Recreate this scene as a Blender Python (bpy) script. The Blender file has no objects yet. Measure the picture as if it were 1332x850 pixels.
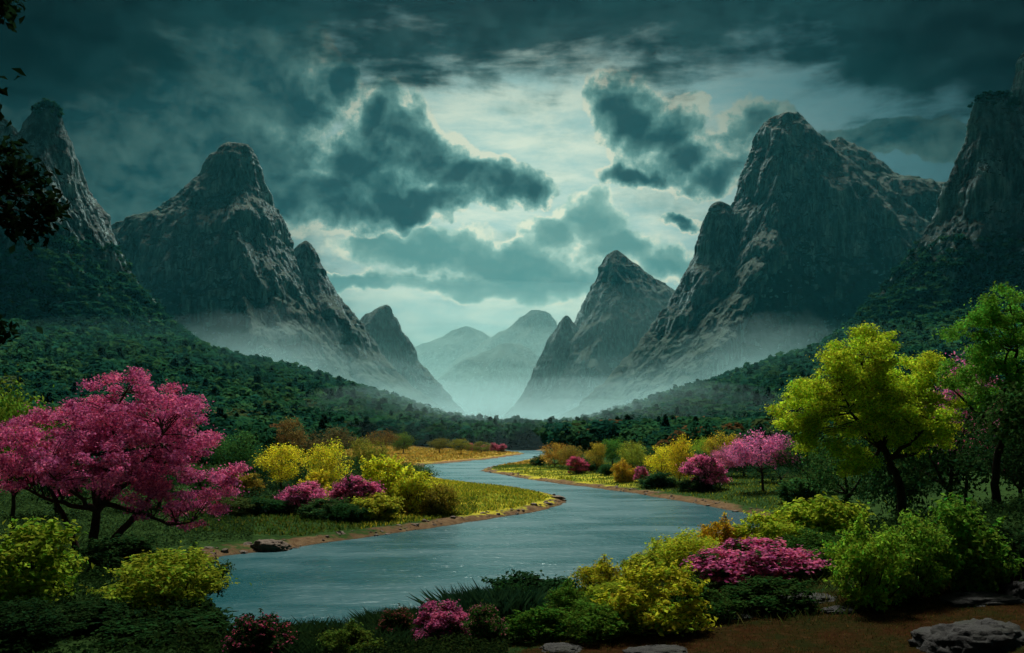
import bpy, math, random
import numpy as np

scene = bpy.context.scene
COL = scene.collection
PI = math.pi
rad = math.radians
F, HX, HY = 1153.0, 666.0, 560.0        # focal length and principal column / horizon row of the photograph, in its pixels
EYE = 10.0                              # eye height above the river, metres
SUN_EL, SUN_AZ = 57.0, 0.0              # the sun stands behind the bright gap in the clouds, over the valley

# ------------------------------------------------------------------ noise
_r = np.random.RandomState(7)
_perm = _r.permutation(256)
_perm = np.concatenate([_perm, _perm, _perm]).astype(np.int64)
_g = _r.normal(size=(256, 3)); _g /= np.linalg.norm(_g, axis=1)[:, None]

def perlin(x, y, z=0.0):
    x, y, z = np.broadcast_arrays(np.asarray(x, float), np.asarray(y, float), np.asarray(z, float))
    xi, yi, zi = np.floor(x).astype(np.int64), np.floor(y).astype(np.int64), np.floor(z).astype(np.int64)
    xf, yf, zf = x - xi, y - yi, z - zi
    u, v, w = (t * t * t * (t * (t * 6 - 15) + 10) for t in (xf, yf, zf))
    out = 0
    for i in (0, 1):
        for j in (0, 1):
            for k in (0, 1):
                h = _perm[_perm[_perm[(xi + i) & 255] + ((yi + j) & 255)] + ((zi + k) & 255)] & 255
                g = _g[h]
                d = g[..., 0] * (xf - i) + g[..., 1] * (yf - j) + g[..., 2] * (zf - k)
                out = out + d * (u if i else 1 - u) * (v if j else 1 - v) * (w if k else 1 - w)
    return out * 1.5

def fbm(x, y, z=0.0, o=4):
    s, a, t = 0, 1.0, 0
    for i in range(o):
        s = s + a * perlin(x * 2 ** i + 17.3 * i, y * 2 ** i - 9.1 * i, z * 2 ** i + 3.7 * i); t += a; a *= .5
    return s / t

def ridged(x, y, z=0.0, o=3):
    s, a, t = 0, 1.0, 0
    for i in range(o):
        s = s + a * (1 - 2 * np.abs(perlin(x * 2 ** i + 7.7 * i, y * 2 ** i + 5.1 * i, z * 2 ** i))); t += a; a *= .5
    return s / t

def smooth(t):
    t = np.clip(t, 0, 1)
    return t * t * (3 - 2 * t)

# ------------------------------------------------------------------ mesh helpers
def mesh_np(name, V, Q, face_attr=None, vert_attr=None, smooth_shade=False):
    """V (n,3), Q (m,4) or (m,3) -> mesh datablock."""
    V = np.ascontiguousarray(V, np.float32); Q = np.ascontiguousarray(Q, np.int32)
    me = bpy.data.meshes.new(name)
    n, k = Q.shape
    me.vertices.add(len(V)); me.vertices.foreach_set('co', V.ravel())
    me.loops.add(n * k); me.loops.foreach_set('vertex_index', Q.ravel())
    me.polygons.add(n)
    me.polygons.foreach_set('loop_start', np.arange(0, n * k, k, dtype=np.int32))
    me.polygons.foreach_set('use_smooth', np.full(n, bool(smooth_shade)))
    for nm, a in (face_attr or {}).items():
        a = np.asarray(a, np.float32)
        if a.ndim == 1:
            me.attributes.new(nm, 'FLOAT', 'FACE').data.foreach_set('value', a)
        else:
            me.attributes.new(nm, 'FLOAT_COLOR', 'FACE').data.foreach_set('color', a.ravel())
    for nm, a in (vert_attr or {}).items():
        a = np.asarray(a, np.float32)
        if a.ndim == 1:
            me.attributes.new(nm, 'FLOAT', 'POINT').data.foreach_set('value', a)
        else:
            me.attributes.new(nm, 'FLOAT_COLOR', 'POINT').data.foreach_set('color', a.ravel())
    me.update(calc_edges=True)
    return me

def link(name, me, mat=None, parent=None, loc=(0, 0, 0)):
    o = bpy.data.objects.new(name, me); COL.objects.link(o)
    if mat is not None and not me.materials:
        me.materials.append(mat)
    o.location = loc
    if parent is not None: o.parent = parent
    return o

def tag(o, label=None, cat=None, group=None, kind=None):
    if label: o['label'] = label
    if cat: o['category'] = cat
    if group: o['group'] = group
    if kind: o['kind'] = kind
    return o

# ------------------------------------------------------------------ node helpers
class S:
    """a socket with arithmetic: builds Math nodes"""
    def __init__(s, t, k): s.t, s.k = t, k
    def _m(s, op, *a, clamp=False):
        n = s.t.nodes.new('ShaderNodeMath'); n.operation = op; n.use_clamp = clamp
        for i, v in enumerate((s,) + a):
            if isinstance(v, S): s.t.links.new(v.k, n.inputs[i])
            else: n.inputs[i].default_value = float(v)
        return S(s.t, n.outputs[0])
    def __add__(s, o): return s._m('ADD', o)
    def __radd__(s, o): return s._m('ADD', o)
    def __sub__(s, o): return s._m('SUBTRACT', o)
    def __rsub__(s, o): return s._m('MULTIPLY', -1.0)._m('ADD', o)
    def __mul__(s, o): return s._m('MULTIPLY', o)
    def __rmul__(s, o): return s._m('MULTIPLY', o)
    def __truediv__(s, o): return s._m('DIVIDE', o)
    def f(s, op, *a): return s._m(op, *a)
    def sat(s): return s._m('ADD', 0.0, clamp=True)
    def step(s, a, b, x=0.0, y=1.0):
        n = s.t.nodes.new('ShaderNodeMapRange'); n.interpolation_type = 'SMOOTHSTEP'
        s.t.links.new(s.k, n.inputs['Value'])
        if a > b: a, b, x, y = b, a, y, x
        n.inputs['From Min'].default_value = a; n.inputs['From Max'].default_value = b
        n.inputs['To Min'].default_value = x; n.inputs['To Max'].default_value = y
        return S(s.t, n.outputs['Result'])

def node(t, typ, **kw):
    n = t.nodes.new(typ)
    for k, v in kw.items(): setattr(n, k, v)
    return n

def vec(t, x, y, z=0.0):
    n = t.nodes.new('ShaderNodeCombineXYZ')
    for i, v in enumerate((x, y, z)):
        if isinstance(v, S): t.links.new(v.k, n.inputs[i])
        else: n.inputs[i].default_value = float(v)
    return n.outputs[0]

def mapped(t, sock, scale=(1, 1, 1), loc=(0, 0, 0)):
    n = t.nodes.new('ShaderNodeMapping'); t.links.new(sock, n.inputs['Vector'])
    n.inputs['Scale'].default_value = scale; n.inputs['Location'].default_value = loc
    return n.outputs[0]

def noise(t, sock, scale=1.0, detail=4.0, rough=0.55, lac=2.0, dist=0.0, color=False):
    n = t.nodes.new('ShaderNodeTexNoise'); n.noise_dimensions = '3D'
    t.links.new(sock, n.inputs['Vector'])
    n.inputs['Scale'].default_value = scale; n.inputs['Detail'].default_value = detail
    n.inputs['Roughness'].default_value = rough; n.inputs['Lacunarity'].default_value = lac
    n.inputs['Distortion'].default_value = dist
    return n.outputs['Color'] if color else S(t, n.outputs['Fac'])

def mixc(t, fac, a, b, mode='MIX'):
    n = t.nodes.new('ShaderNodeMix'); n.data_type = 'RGBA'; n.blend_type = mode; n.clamp_factor = True
    def put(sock, v):
        if isinstance(v, S): t.links.new(v.k, sock)
        elif isinstance(v, (int, float)): sock.default_value = float(v)
        elif isinstance(v, (tuple, list)): sock.default_value = tuple(v) + ((1.0,) if len(v) == 3 else ())
        else: t.links.new(v, sock)
    put(n.inputs[0], fac); put(n.inputs[6], a); put(n.inputs[7], b)
    return n.outputs[2]

def ramp(t, fac, stops):
    n = t.nodes.new('ShaderNodeValToRGB'); t.links.new(fac.k, n.inputs[0])
    e = n.color_ramp.elements
    e[0].position, e[0].color = stops[0][0], tuple(stops[0][1]) + (1,)
    e[1].position, e[1].color = stops[-1][0], tuple(stops[-1][1]) + (1,)
    for p, c in stops[1:-1]:
        q = e.new(p); q.color = tuple(c) + (1,)
    return n.outputs[0]

def material(name):
    m = bpy.data.materials.new(name); m.use_nodes = True
    t = m.node_tree
    return m, t, t.nodes['Principled BSDF'], t.nodes['Material Output']

# ------------------------------------------------------------------ render settings, camera, sun
scene.render.engine = 'CYCLES'
cy = scene.cycles
cy.use_denoising = True
cy.use_adaptive_sampling = True; cy.adaptive_threshold = 0.02
cy.max_bounces = 4; cy.diffuse_bounces = 2; cy.glossy_bounces = 2; cy.transmission_bounces = 2; cy.volume_bounces = 0; cy.transparent_max_bounces = 6
cy.sample_clamp_indirect = 3.0
cy.caustics_reflective = False; cy.caustics_refractive = False
vs = scene.view_settings
scene.display_settings.display_device = 'sRGB'
vs.view_transform = 'Standard'; vs.look = 'None'; vs.gamma = 1.0; vs.use_curve_mapping = False
EXPO = 2.6
vs.exposure = EXPO

cam = bpy.data.cameras.new('camera'); camo = bpy.data.objects.new('camera', cam); COL.objects.link(camo)
cam.sensor_width = 36; cam.lens = 36 * F / 1332; cam.shift_y = (HY - 425) / 1332
cam.clip_start = 0.1; cam.clip_end = 40000
camo.location = (0, 0, EYE); camo.rotation_euler = (rad(90), 0, 0)
scene.camera = camo

sl = bpy.data.lights.new('sun', 'SUN'); sl.energy = 1.5; sl.angle = rad(12); sl.color = (1.0, .98, .88)
so = bpy.data.objects.new('sun', sl); COL.objects.link(so)
so.rotation_euler = (rad(90 - SUN_EL), 0, rad(180 - SUN_AZ)); so.location = (0, 60, 80)

# ------------------------------------------------------------------ sky: storm clouds with one bright gap over the valley
def build_world():
    w = bpy.data.worlds.new('World'); scene.world = w; w.use_nodes = True
    t = w.node_tree; bg = t.nodes['Background']
    sky = node(t, 'ShaderNodeTexSky', sky_type='NISHITA'); sky.sun_disc = False
    sky.sun_elevation = rad(SUN_EL); sky.sun_rotation = rad(SUN_AZ)
    g = node(t, 'ShaderNodeTexCoord').outputs['Generated']
    sp = node(t, 'ShaderNodeSeparateXYZ'); t.links.new(g, sp.inputs[0])
    x, y, z = (S(t, sp.outputs[i]) for i in range(3))
    az = x.f('ARCTAN2', y); el = z.f('ARCSINE')
    P0 = vec(t, az, el, 0.0)
    # domain warp keeps the outlines ragged
    w1 = noise(t, P0, 9, 5, .55, color=True); w2 = noise(t, P0, 34, 6, .6, color=True)
    def vmath(op, a, b):
        n = t.nodes.new('ShaderNodeVectorMath'); n.operation = op
        for i, v in enumerate((a, b)):
            if isinstance(v, tuple): n.inputs[i].default_value = v
            else: t.links.new(v, n.inputs[i])
        return n
    def warp(p, wsock, amt):
        d = vmath('SUBTRACT', wsock, (.5, .5, .5)).outputs[0]
        d = vmath('MULTIPLY', d, (amt, amt, 0)).outputs[0]
        return vmath('ADD', p, d).outputs[0]
    P = warp(warp(P0, w1, .075), w2, .028)
    A = lambda px: math.atan((px - HX) / F)
    L = lambda px, py: math.atan((HY - py) / F * math.cos(A(px)))
    def field(ells):
        d = None
        for (px, py, rx, ry) in ells:
            q = vmath('SUBTRACT', P, (A(px), L(px, py), 0)).outputs[0]
            q = vmath('MULTIPLY', q, (F / rx, F / ry, 0)).outputs[0]
            n = t.nodes.new('ShaderNodeVectorMath'); n.operation = 'LENGTH'; t.links.new(q, n.inputs[0])
            e = 1.0 - S(t, n.outputs['Value'])
            d = e if d is None else d._m('SMOOTH_MAX', e, 0.18)
        return d
    # puffy edge detail
    vo = node(t, 'ShaderNodeTexVoronoi', feature='SMOOTH_F1'); t.links.new(warp(P0, w2, .02), vo.inputs['Vector'])
    vo.inputs['Scale'].default_value = 22; vo.inputs['Detail'].default_value = 3; vo.inputs['Roughness'].default_value = .5; vo.inputs['Smoothness'].default_value = .6
    puff = 0.5 - S(t, vo.outputs['Distance'])
    n_big = noise(t, P0, 9, 9, .58); n_off = noise(t, vmath('ADD', P0, (0, .020, 0)).outputs[0], 9, 9, .58)
    relief = (n_big - n_off) * 2.0
    n_fine = noise(t, warp(P0, w1, .05), 26, 8, .62); n_foff = noise(t, warp(vmath('ADD', P0, (-.002, .009, 0)).outputs[0], w1, .05), 26, 8, .62)
    rel2 = (n_fine - n_foff) * 1.6
    soft = noise(t, P0, 5.5, 2, .5).step(.36, .60, .55, 1.0)
    n_str = noise(t, mapped(t, P0, (3.2, 12, 1)), 1.5, 10, .62, dist=.25)        # long streaks
    n_str2 = noise(t, mapped(t, P0, (4, 15, 1), (3, 1, 0)), 1.7, 10, .64, dist=.3)
    # distance from the bright gap
    gx = (az - A(672)) * (1 / .27); gy = (el - L(672, 290)) * (1 / .20)
    r2 = gx * gx + gy * gy
    glow = (r2 * -1.0).f('EXPONENT')
    wide = (r2 * -.33).f('EXPONENT')
    # clear-ish bright layer
    base = mixc(t, n_str2.step(.36, .64), SKY['gapA'], SKY['gapB'])
    base = mixc(t, glow.step(.0, .8), SKY['far'], base)
    base = mixc(t, .10, base, mixc(t, 1.0, sky.outputs[0], (.25, .3, .28), 'MULTIPLY'))
    veil = ((n_str - .5) * 1.0 + (n_big - .5) * .9).step(-.06, .22) * .72
    out = mixc(t, veil, base, mixc(t, glow, SKY['veil_dark'], SKY['veil']))
    # low pale banks behind
    dB = field([(765, 285, 75, 52), (800, 320, 85, 40), (720, 300, 60, 34), (640, 345, 150, 44), (560, 330, 150, 44), (500, 320, 90, 30),
                (720, 362, 150, 40), (600, 375, 190, 26), (860, 340, 90, 34), (460, 375, 90, 16)]) + puff * .34 + (n_big - .5) * .7 + (n_fine - .5) * .22
    aB = (dB * soft).step(.0, .13); cB = dB.step(.02, .60)
    colB = ramp(t, (cB - relief * .9 - rel2 * .7 + (n_str - .5) * .5 + .02).sat(), [(0, SKY['rimB']), (.16, SKY['midB']), (.45, SKY['lowB']), (1, SKY['coreB'])])
    colB = mixc(t, wide.step(.75, .25), colB, SKY['far'])
    out = mixc(t, aB * .92, out, colB)
    # dark storm masses
    dA = field([(520, 170, 80, 66), (560, 200, 90, 66), (610, 235, 90, 54), (665, 245, 66, 36), (470, 215, 110, 75), (540, 258, 150, 36), (420, 255, 150, 60), (455, 98, 26, 30),
                (300, 70, 170, 90), (370, 125, 90, 88), (235, 130, 190, 120), (330, 200, 170, 85), (120, 60, 240, 80), (200, 250, 200, 80), (60, 120, 220, 90), (60, 250, 140, 50),
                (822, 150, 76, 54), (798, 135, 54, 40), (862, 170, 76, 48), (890, 200, 80, 36), (845, 222, 96, 18), (925, 225, 70, 28),
                (985, 160, 62, 44), (888, 282, 34, 11), (1150, 185, 170, 30)]) + puff * .40 + (n_big - .5) * .42 + (n_fine - .5) * .27 + .06
    aA = (dA * soft).step(.0, .085); cA = (dA * (soft * .5 + .5)).step(.02, .70)
    shade = (cA - relief * 1.25 - rel2 * 1.0 + (n_big - .5) * .9 + (n_fine - .5) * .3 + (n_str - .5) * .5 + .02).sat()
    colA = ramp(t, shade, [(0, SKY['rimA']), (.14, SKY['hiA']), (.36, SKY['midA']), (.66, SKY['lowA']), (1, SKY['coreA'])])
    colA = mixc(t, wide.step(.92, .50), colA, mixc(t, (cA * .55 - relief * 1.8 - rel2 * 1.2 + (n_big - .5) * 1.6 + (n_fine - .5) * .6 + (n_str2 - .5) * 1.2 + .28).sat(), SKY['sideA'], SKY['coreA']))
    out = mixc(t, aA * .97, out, colA)
    # the deck that closes the sky overhead and to the sides
    top = el - L(666, 70)
    deck = top * 10.0 + (n_str - .5) * 2.3 + (n_big - .5) * 1.2 + (az - A(600)).f('ABSOLUTE').step(.15, .55) * .75 + .42
    aD = deck.step(.0, .62)
    out = mixc(t, aD * .94, out, mixc(t, (n_str2 - relief * .6).step(.38, .72), SKY['deck'], SKY['deck2']))
    # everything away from the gap lies under thick cloud
    dim = (r2 * -.33).f('EXPONENT')
    out = mixc(t, 1.0, out, vec(t, dim * .93 + .07, dim * .905 + .095, dim * .89 + .11), 'MULTIPLY')
    t.links.new(out, bg.inputs['Color']); bg.inputs['Strength'].default_value = .1
    w.cycles.sampling_method = 'MANUAL'; w.cycles.sample_map_resolution = 512

def sk(r, g, b, k=1.0):
    """an sRGB triple of the sky as it should appear -> radiance for strength 0.1 and exposure 2"""
    f = lambda c: ((c / 255 + .055) / 1.055) ** 2.4 if c > 10 else c / 255 / 12.92
    q = k * 10.0 / 2 ** EXPO
    return (f(r) * q, f(g) * q, f(b) * q)
SKY = dict(far=sk(70, 125, 125), gapA=sk(166, 202, 188), gapB=sk(222, 234, 206), veil=sk(130, 178, 170), veil_dark=sk(35, 85, 90),
           rimB=sk(232, 240, 212), midB=sk(176, 210, 194), lowB=sk(126, 172, 162), coreB=sk(88, 142, 138),
           rimA=sk(220, 228, 204), hiA=sk(160, 196, 182), midA=sk(104, 150, 144), lowA=sk(64, 106, 105), coreA=sk(27, 66, 72), sideA=sk(98, 134, 127),
           deck=sk(5, 27, 36), deck2=sk(30, 64, 68))
build_world()

# ------------------------------------------------------------------ terrain
def unproject(px, py, z=0.0):
    y = (EYE - z) * F / (py - HY)
    return ((px - HX) * y / F, y)

RIVER_PX = [(-60, 850), (150, 800), (262, 745), (285, 724), (330, 719), (375, 715), (420, 707), (500, 696), (570, 686), (640, 675), (690, 667), (726, 658), (742, 652),
            (722, 645), (690, 639), (655, 634), (620, 630), (590, 627), (560, 620), (548, 612), (551, 605), (600, 601), (640, 597), (668, 593), (684, 590.5), (672, 589), (650, 588),
            (640, 587), (655, 586), (700, 586), (712, 588), (706, 594), (690, 598), (660, 604), (630, 610), (622, 613), (660, 619), (710, 627), (770, 635), (830, 643), (890, 653),
            (930, 661), (970, 668), (1010, 676), (985, 690), (900, 712), (800, 752), (700, 785), (600, 806), (500, 822), (400, 835), (300, 845), (100, 900)]
RIVER = np.array([unproject(*p) for p in RIVER_PX])

def poly_sd(x, y, P):
    """signed distance to polygon P, negative inside"""
    d = np.full(x.shape, 1e9); ins = np.zeros(x.shape, bool)
    n = len(P)
    for i in range(n):
        ax, ay = P[i]; bx, by = P[(i + 1) % n]
        ex, ey = bx - ax, by - ay
        t = np.clip(((x - ax) * ex + (y - ay) * ey) / (ex * ex + ey * ey + 1e-9), 0, 1)
        d = np.minimum(d, np.hypot(x - ax - t * ex, y - ay - t * ey))
        c = ((ay > y) != (by > y))
        xx = ax + (y - ay) * ex / (ey if abs(ey) > 1e-9 else 1e-9)
        ins ^= c & (x < xx)
    return np.where(ins, -d, d)

def shore(x, y):
    s = poly_sd(x, y, RIVER)
    k = np.clip(np.abs(y) / 110, .3, 3)
    return s + k * (.9 * fbm(x / 9, y / 9, 1.3, 3) + .35 * perlin(x / 1.9, y / 1.9, 5))

def pxof(x, y):
    return HX + F * x / np.maximum(y, 4.0)

RIDGE = np.array([(-4000, 330), (-600, 400), (0, 446), (150, 456), (240, 460), (300, 480), (380, 492), (444, 509), (500, 527), (560, 549), (610, 562), (660, 571), (700, 574),
                  (760, 563), (850, 535), (960, 502), (1060, 472), (1110, 452), (1332, 420), (2000, 390), (5000, 330)])
EDGE = np.array([(-300, 12), (0, 11), (300, 9.5), (666, 10.5), (800, 11.5), (900, 12), (1000, 13), (1100, 14.5), (1200, 16), (1332, 19)])
FALL = np.array([(-300, 70), (200, 70), (300, 30), (700, 32), (900, 45), (1000, 60), (1332, 80)])

def height(x, y, s=None):
    x = np.asarray(x, float); y = np.asarray(y, float)
    if s is None: s = shore(x, y)
    px = pxof(x, y)
    fl = np.where(s < 0, np.maximum(-1.3, s * .4), .42 * smooth(s / 1.5) + .45 * smooth((s - 1) / 14) + .010 * np.clip(s, 0, 150))
    fl = fl + np.where(s > 0, smooth(s / 6) * .22 * fbm(x / 14, y / 14, 2.2, 3), 0)
    e = np.interp(px, EDGE[:, 0], EDGE[:, 1]); l = np.interp(px, FALL[:, 0], FALL[:, 1])
    near = 1 - smooth((y - e) / l)
    top = 7.0 + .25 * fbm(x / 6, y / 6, 8.1, 4) + .03 * np.clip(x, -10, 40)
    z = fl + (top - fl) * near
    zr = 10 + 1000 * (HY - np.interp(px, RIDGE[:, 0], RIDGE[:, 1])) / F
    zr = zr + 7 * fbm(x / 190, y / 190, 4.4, 4) * smooth((np.abs(px - 690) - 40) / 200)
    r = np.maximum(y, 0) + .25 * np.abs(x)
    t = smooth((r - 330) / 760) * (1 - .55 * smooth((r - 1150) / 900))
    z = z + (np.maximum(zr, 2) - z) * t * smooth(s / 60)
    return z

def hz(x, y):
    return float(height(np.array([x]), np.array([y]))[0])

def build_ground():
    a_f = np.linspace(-38, 38, 620); a_b = np.concatenate([np.linspace(-180, -38, 60)[:-1], a_f, np.linspace(38, 180, 60)[1:-1]])
    A = np.radians(a_b)
    R = np.concatenate([np.linspace(.6, 9, 24)[:-1], np.geomspace(9, 480, 560)[:-1], np.geomspace(480, 9600, 150)])
    AA, RR = np.meshgrid(A, R)
    X, Y = np.sin(AA) * RR, np.cos(AA) * RR
    s = shore(X, Y); Z = height(X, Y, s)
    nr, na = X.shape
    V = np.stack([X, Y, Z], -1).reshape(-1, 3)
    i = np.arange(nr - 1)[:, None] * na; j = np.arange(na)[None, :]; j2 = (j + 1) % na
    Q = np.stack([i + j, i + na + j, i + na + j2, i + j2], -1).reshape(-1, 4)
    c = len(V)
    V = np.concatenate([V, [[0, 0, hz(0, 0)]]])
    px = pxof(X, Y)
    gold = np.zeros_like(X); orange = np.zeros_like(X); earth = np.zeros_like(X)
    gold = (smooth((Y - 86) / 20) * (1 - smooth((Y - 170) / 25))) * smooth((px - 440) / 90) * (1 - smooth((px - 770) / 20))
    gold = np.maximum(gold, .55 * smooth((Y - 120) / 40) * (1 - smooth((Y - 210) / 40)) * smooth((px - 600) / 30) * (1 - smooth((px - 1050) / 60)) * (1 - smooth((s - 10) / 22)))
    orange = smooth((Y - 235) / 20) * (1 - smooth((Y - 425) / 30)) * smooth((px - 420) / 60) * (1 - smooth((px - 700) / 30))
    earth = 1 - smooth((Y - np.interp(px, [520, 680, 850, 1000, 1090, 1332], [4, 11.6, 12.8, 14.0, 14.6, 16.2])) / 1.2)
    zone = np.stack([gold, orange, earth, np.ones_like(X)], -1).reshape(-1, 4)
    zone = np.concatenate([zone, [[0, 0, 1, 1]]])
    sh = np.concatenate([s.ravel(), [30]])
    me = mesh_np('ground', V, Q, vert_attr={'zone': zone, 'shore': sh}, smooth_shade=True)
    m, t, b, o = material('ground')
    P = node(t, 'ShaderNodeTexCoord').outputs['Object']
    zn = node(t, 'ShaderNodeAttribute', attribute_name='zone'); sp = node(t, 'ShaderNodeSeparateColor'); t.links.new(zn.outputs['Color'], sp.inputs[0])
    sa = S(t, node(t, 'ShaderNodeAttribute', attribute_name='shore').outputs['Fac'])
    n1 = noise(t, P, .12, 6, .6); n2 = noise(t, P, 1.1, 6, .65); n3 = noise(t, P, 7, 5, .65)
    nz_ = noise(t, mapped(t, P, (.5, 1.6, 1)), .6, 6, .65)
    floor_ = mixc(t, n2.step(.3, .7), (.012, .03, .010), (.035, .07, .018))
    gold_ = mixc(t, n1.step(.35, .62), (.12, .18, .018), (.44, .38, .04)); gold_ = mixc(t, n3.step(.35, .75) * .6, gold_, (.05, .10, .012))
    oran_ = mixc(t, n1.step(.4, .62), (.30, .17, .035), (.16, .15, .025)); oran_ = mixc(t, nz_.step(.45, .7) * .7, oran_, (.38, .27, .07))
    eart_ = mixc(t, n2.step(.38, .66), (.038, .017, .007), (.019, .023, .007)); eart_ = mixc(t, n3.step(.45, .8), eart_, (.065, .034, .014))
    bank_ = mixc(t, n2.step(.3, .7), (.085, .052, .028), (.20, .135, .075)); bank_ = mixc(t, n3.step(.45, .7), bank_, (.08, .045, .025))
    def jit(v, k=.5): return (v + (n2 - .5) * k + (n1 - .5) * k).step(.35, .65)
    c_ = mixc(t, jit(S(t, sp.outputs[0])), floor_, gold_)
    c_ = mixc(t, jit(S(t, sp.outputs[1])), c_, oran_)
    c_ = mixc(t, jit(S(t, sp.outputs[2])), c_, eart_)
    sb = sa + (n1 - .5) * 9 + (n2 - .5) * 6
    c_ = mixc(t, sb.step(2.6, 1.2), c_, bank_)
    c_ = mixc(t, sa.step(.5, -.3), c_, (.03, .025, .018))
    t.links.new(c_, b.inputs['Base Color']); b.inputs['Roughness'].default_value = 1; b.inputs['Specular IOR Level'].default_value = 0
    bp = node(t, 'ShaderNodeBump'); bp.inputs['Strength'].default_value = .8; bp.inputs['Distance'].default_value = .12
    t.links.new((n2 * .6 + n3 * .4).k, bp.inputs['Height']); t.links.new(bp.outputs[0], b.inputs['Normal'])
    # cap at the very centre
    tri = np.array([[c, q, (q + 1) % na] for q in range(na)])
    ob = link('ground', me, m); tag(ob, 'valley floor with grassy meadows, brown river banks and the reddish earth rise', 'ground', kind='structure')
    return ob
ground = build_ground()

def build_water():
    nx, ny = 2, 2
    x0, x1, y0, y1 = -60, 140, 30, 520
    me = mesh_np('river', np.array([(x0, y0, 0), (x1, y0, 0), (x1, y1, 0), (x0, y1, 0)]), np.array([[0, 1, 2, 3]]))
    m, t, b, o = material('river water')
    P = node(t, 'ShaderNodeTexCoord').outputs['Object']
    b.inputs['Base Color'].default_value = (.004, .070, .084, 1); b.inputs['Roughness'].default_value = .48; b.inputs['IOR'].default_value = 1.33
    b.inputs['Specular Tint'].default_value = (.62, .96, 1, 1)
    h = noise(t, mapped(t, P, (.55, 1.25, 1)), .55, 4, .6) * 1.0 + noise(t, mapped(t, P, (.28, 1.0, 1)), 2.6, 3, .6) * .28 + noise(t, mapped(t, P, (.05, .14, 1)), 1, 3, .5) * .8
    bp = node(t, 'ShaderNodeBump'); bp.inputs['Strength'].default_value = 1.0; bp.inputs['Distance'].default_value = .23
    t.links.new(h.k, bp.inputs['Height']); t.links.new(bp.outputs[0], b.inputs['Normal'])
    rp = noise(t, mapped(t, P, (.05, .13, 1)), 1, 5, .6, dist=.5)                  # calm lanes and rippled lanes
    t.links.new(rp.step(.36, .64, .21, .38).k, b.inputs['Roughness'])
    ob = link('river', me, m); tag(ob, 'teal river winding from the misty gap past the meadows', 'river', kind='structure')
build_water()

# ------------------------------------------------------------------ mountains: stacked contours traced from the skyline, each at its own distance
def mountain_material():
    m, t, b, o = material('mountain rock')
    P = node(t, 'ShaderNodeTexCoord').outputs['Object']
    ge = node(t, 'ShaderNodeNewGeometry'); sp = node(t, 'ShaderNodeSeparateXYZ'); t.links.new(ge.outputs['Normal'], sp.inputs[0])
    nz_ = S(t, sp.outputs[2])
    ps = node(t, 'ShaderNodeSeparateXYZ'); t.links.new(P, ps.inputs[0]); hh = S(t, ps.outputs[2])
    veg = S(t, node(t, 'ShaderNodeAttribute', attribute_name='veg').outputs['Fac'])
    streak = noise(t, mapped(t, P, (1 / 8, 1 / 8, 1 / 85)), 1, 9, .70, dist=.25)
    mid = noise(t, mapped(t, P, (1 / 34, 1 / 34, 1 / 190)), 1, 7, .64)
    fine = noise(t, P, .22, 8, .7)
    rock = ramp(t, (streak * .6 + mid * .4), [(.35, (.010, .024, .027)), (.45, (.045, .070, .070)), (.53, (.15, .25, .255)), (.63, (.43, .59, .58))])
    rock = mixc(t, fine.step(.54, .74) * .6, rock, (.028, .05, .032))
    can = noise(t, P, .09, 6, .7)
    green = mixc(t, can.step(.35, .68), (.005, .026, .017), (.013, .050, .023))
    f = (veg + (mid - .5) * 1.3 + (fine - .5) * .7 + (nz_ - .41) * 3.0)
    c_ = mixc(t, f.step(.38, .62), rock, green)
    t.links.new(c_, b.inputs['Base Color']); b.inputs['Roughness'].default_value = .9; b.inputs['Specular IOR Level'].default_value = .2
    bp = node(t, 'ShaderNodeBump'); bp.inputs['Strength'].default_value = 1.0; bp.inputs['Distance'].default_value = 9.0
    t.links.new((streak * .55 + fine * .45 + can * .3).k, bp.inputs['Height']); t.links.new(bp.outputs[0], b.inputs['Normal'])
    return m
M_ROCK = mountain_material()

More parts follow.
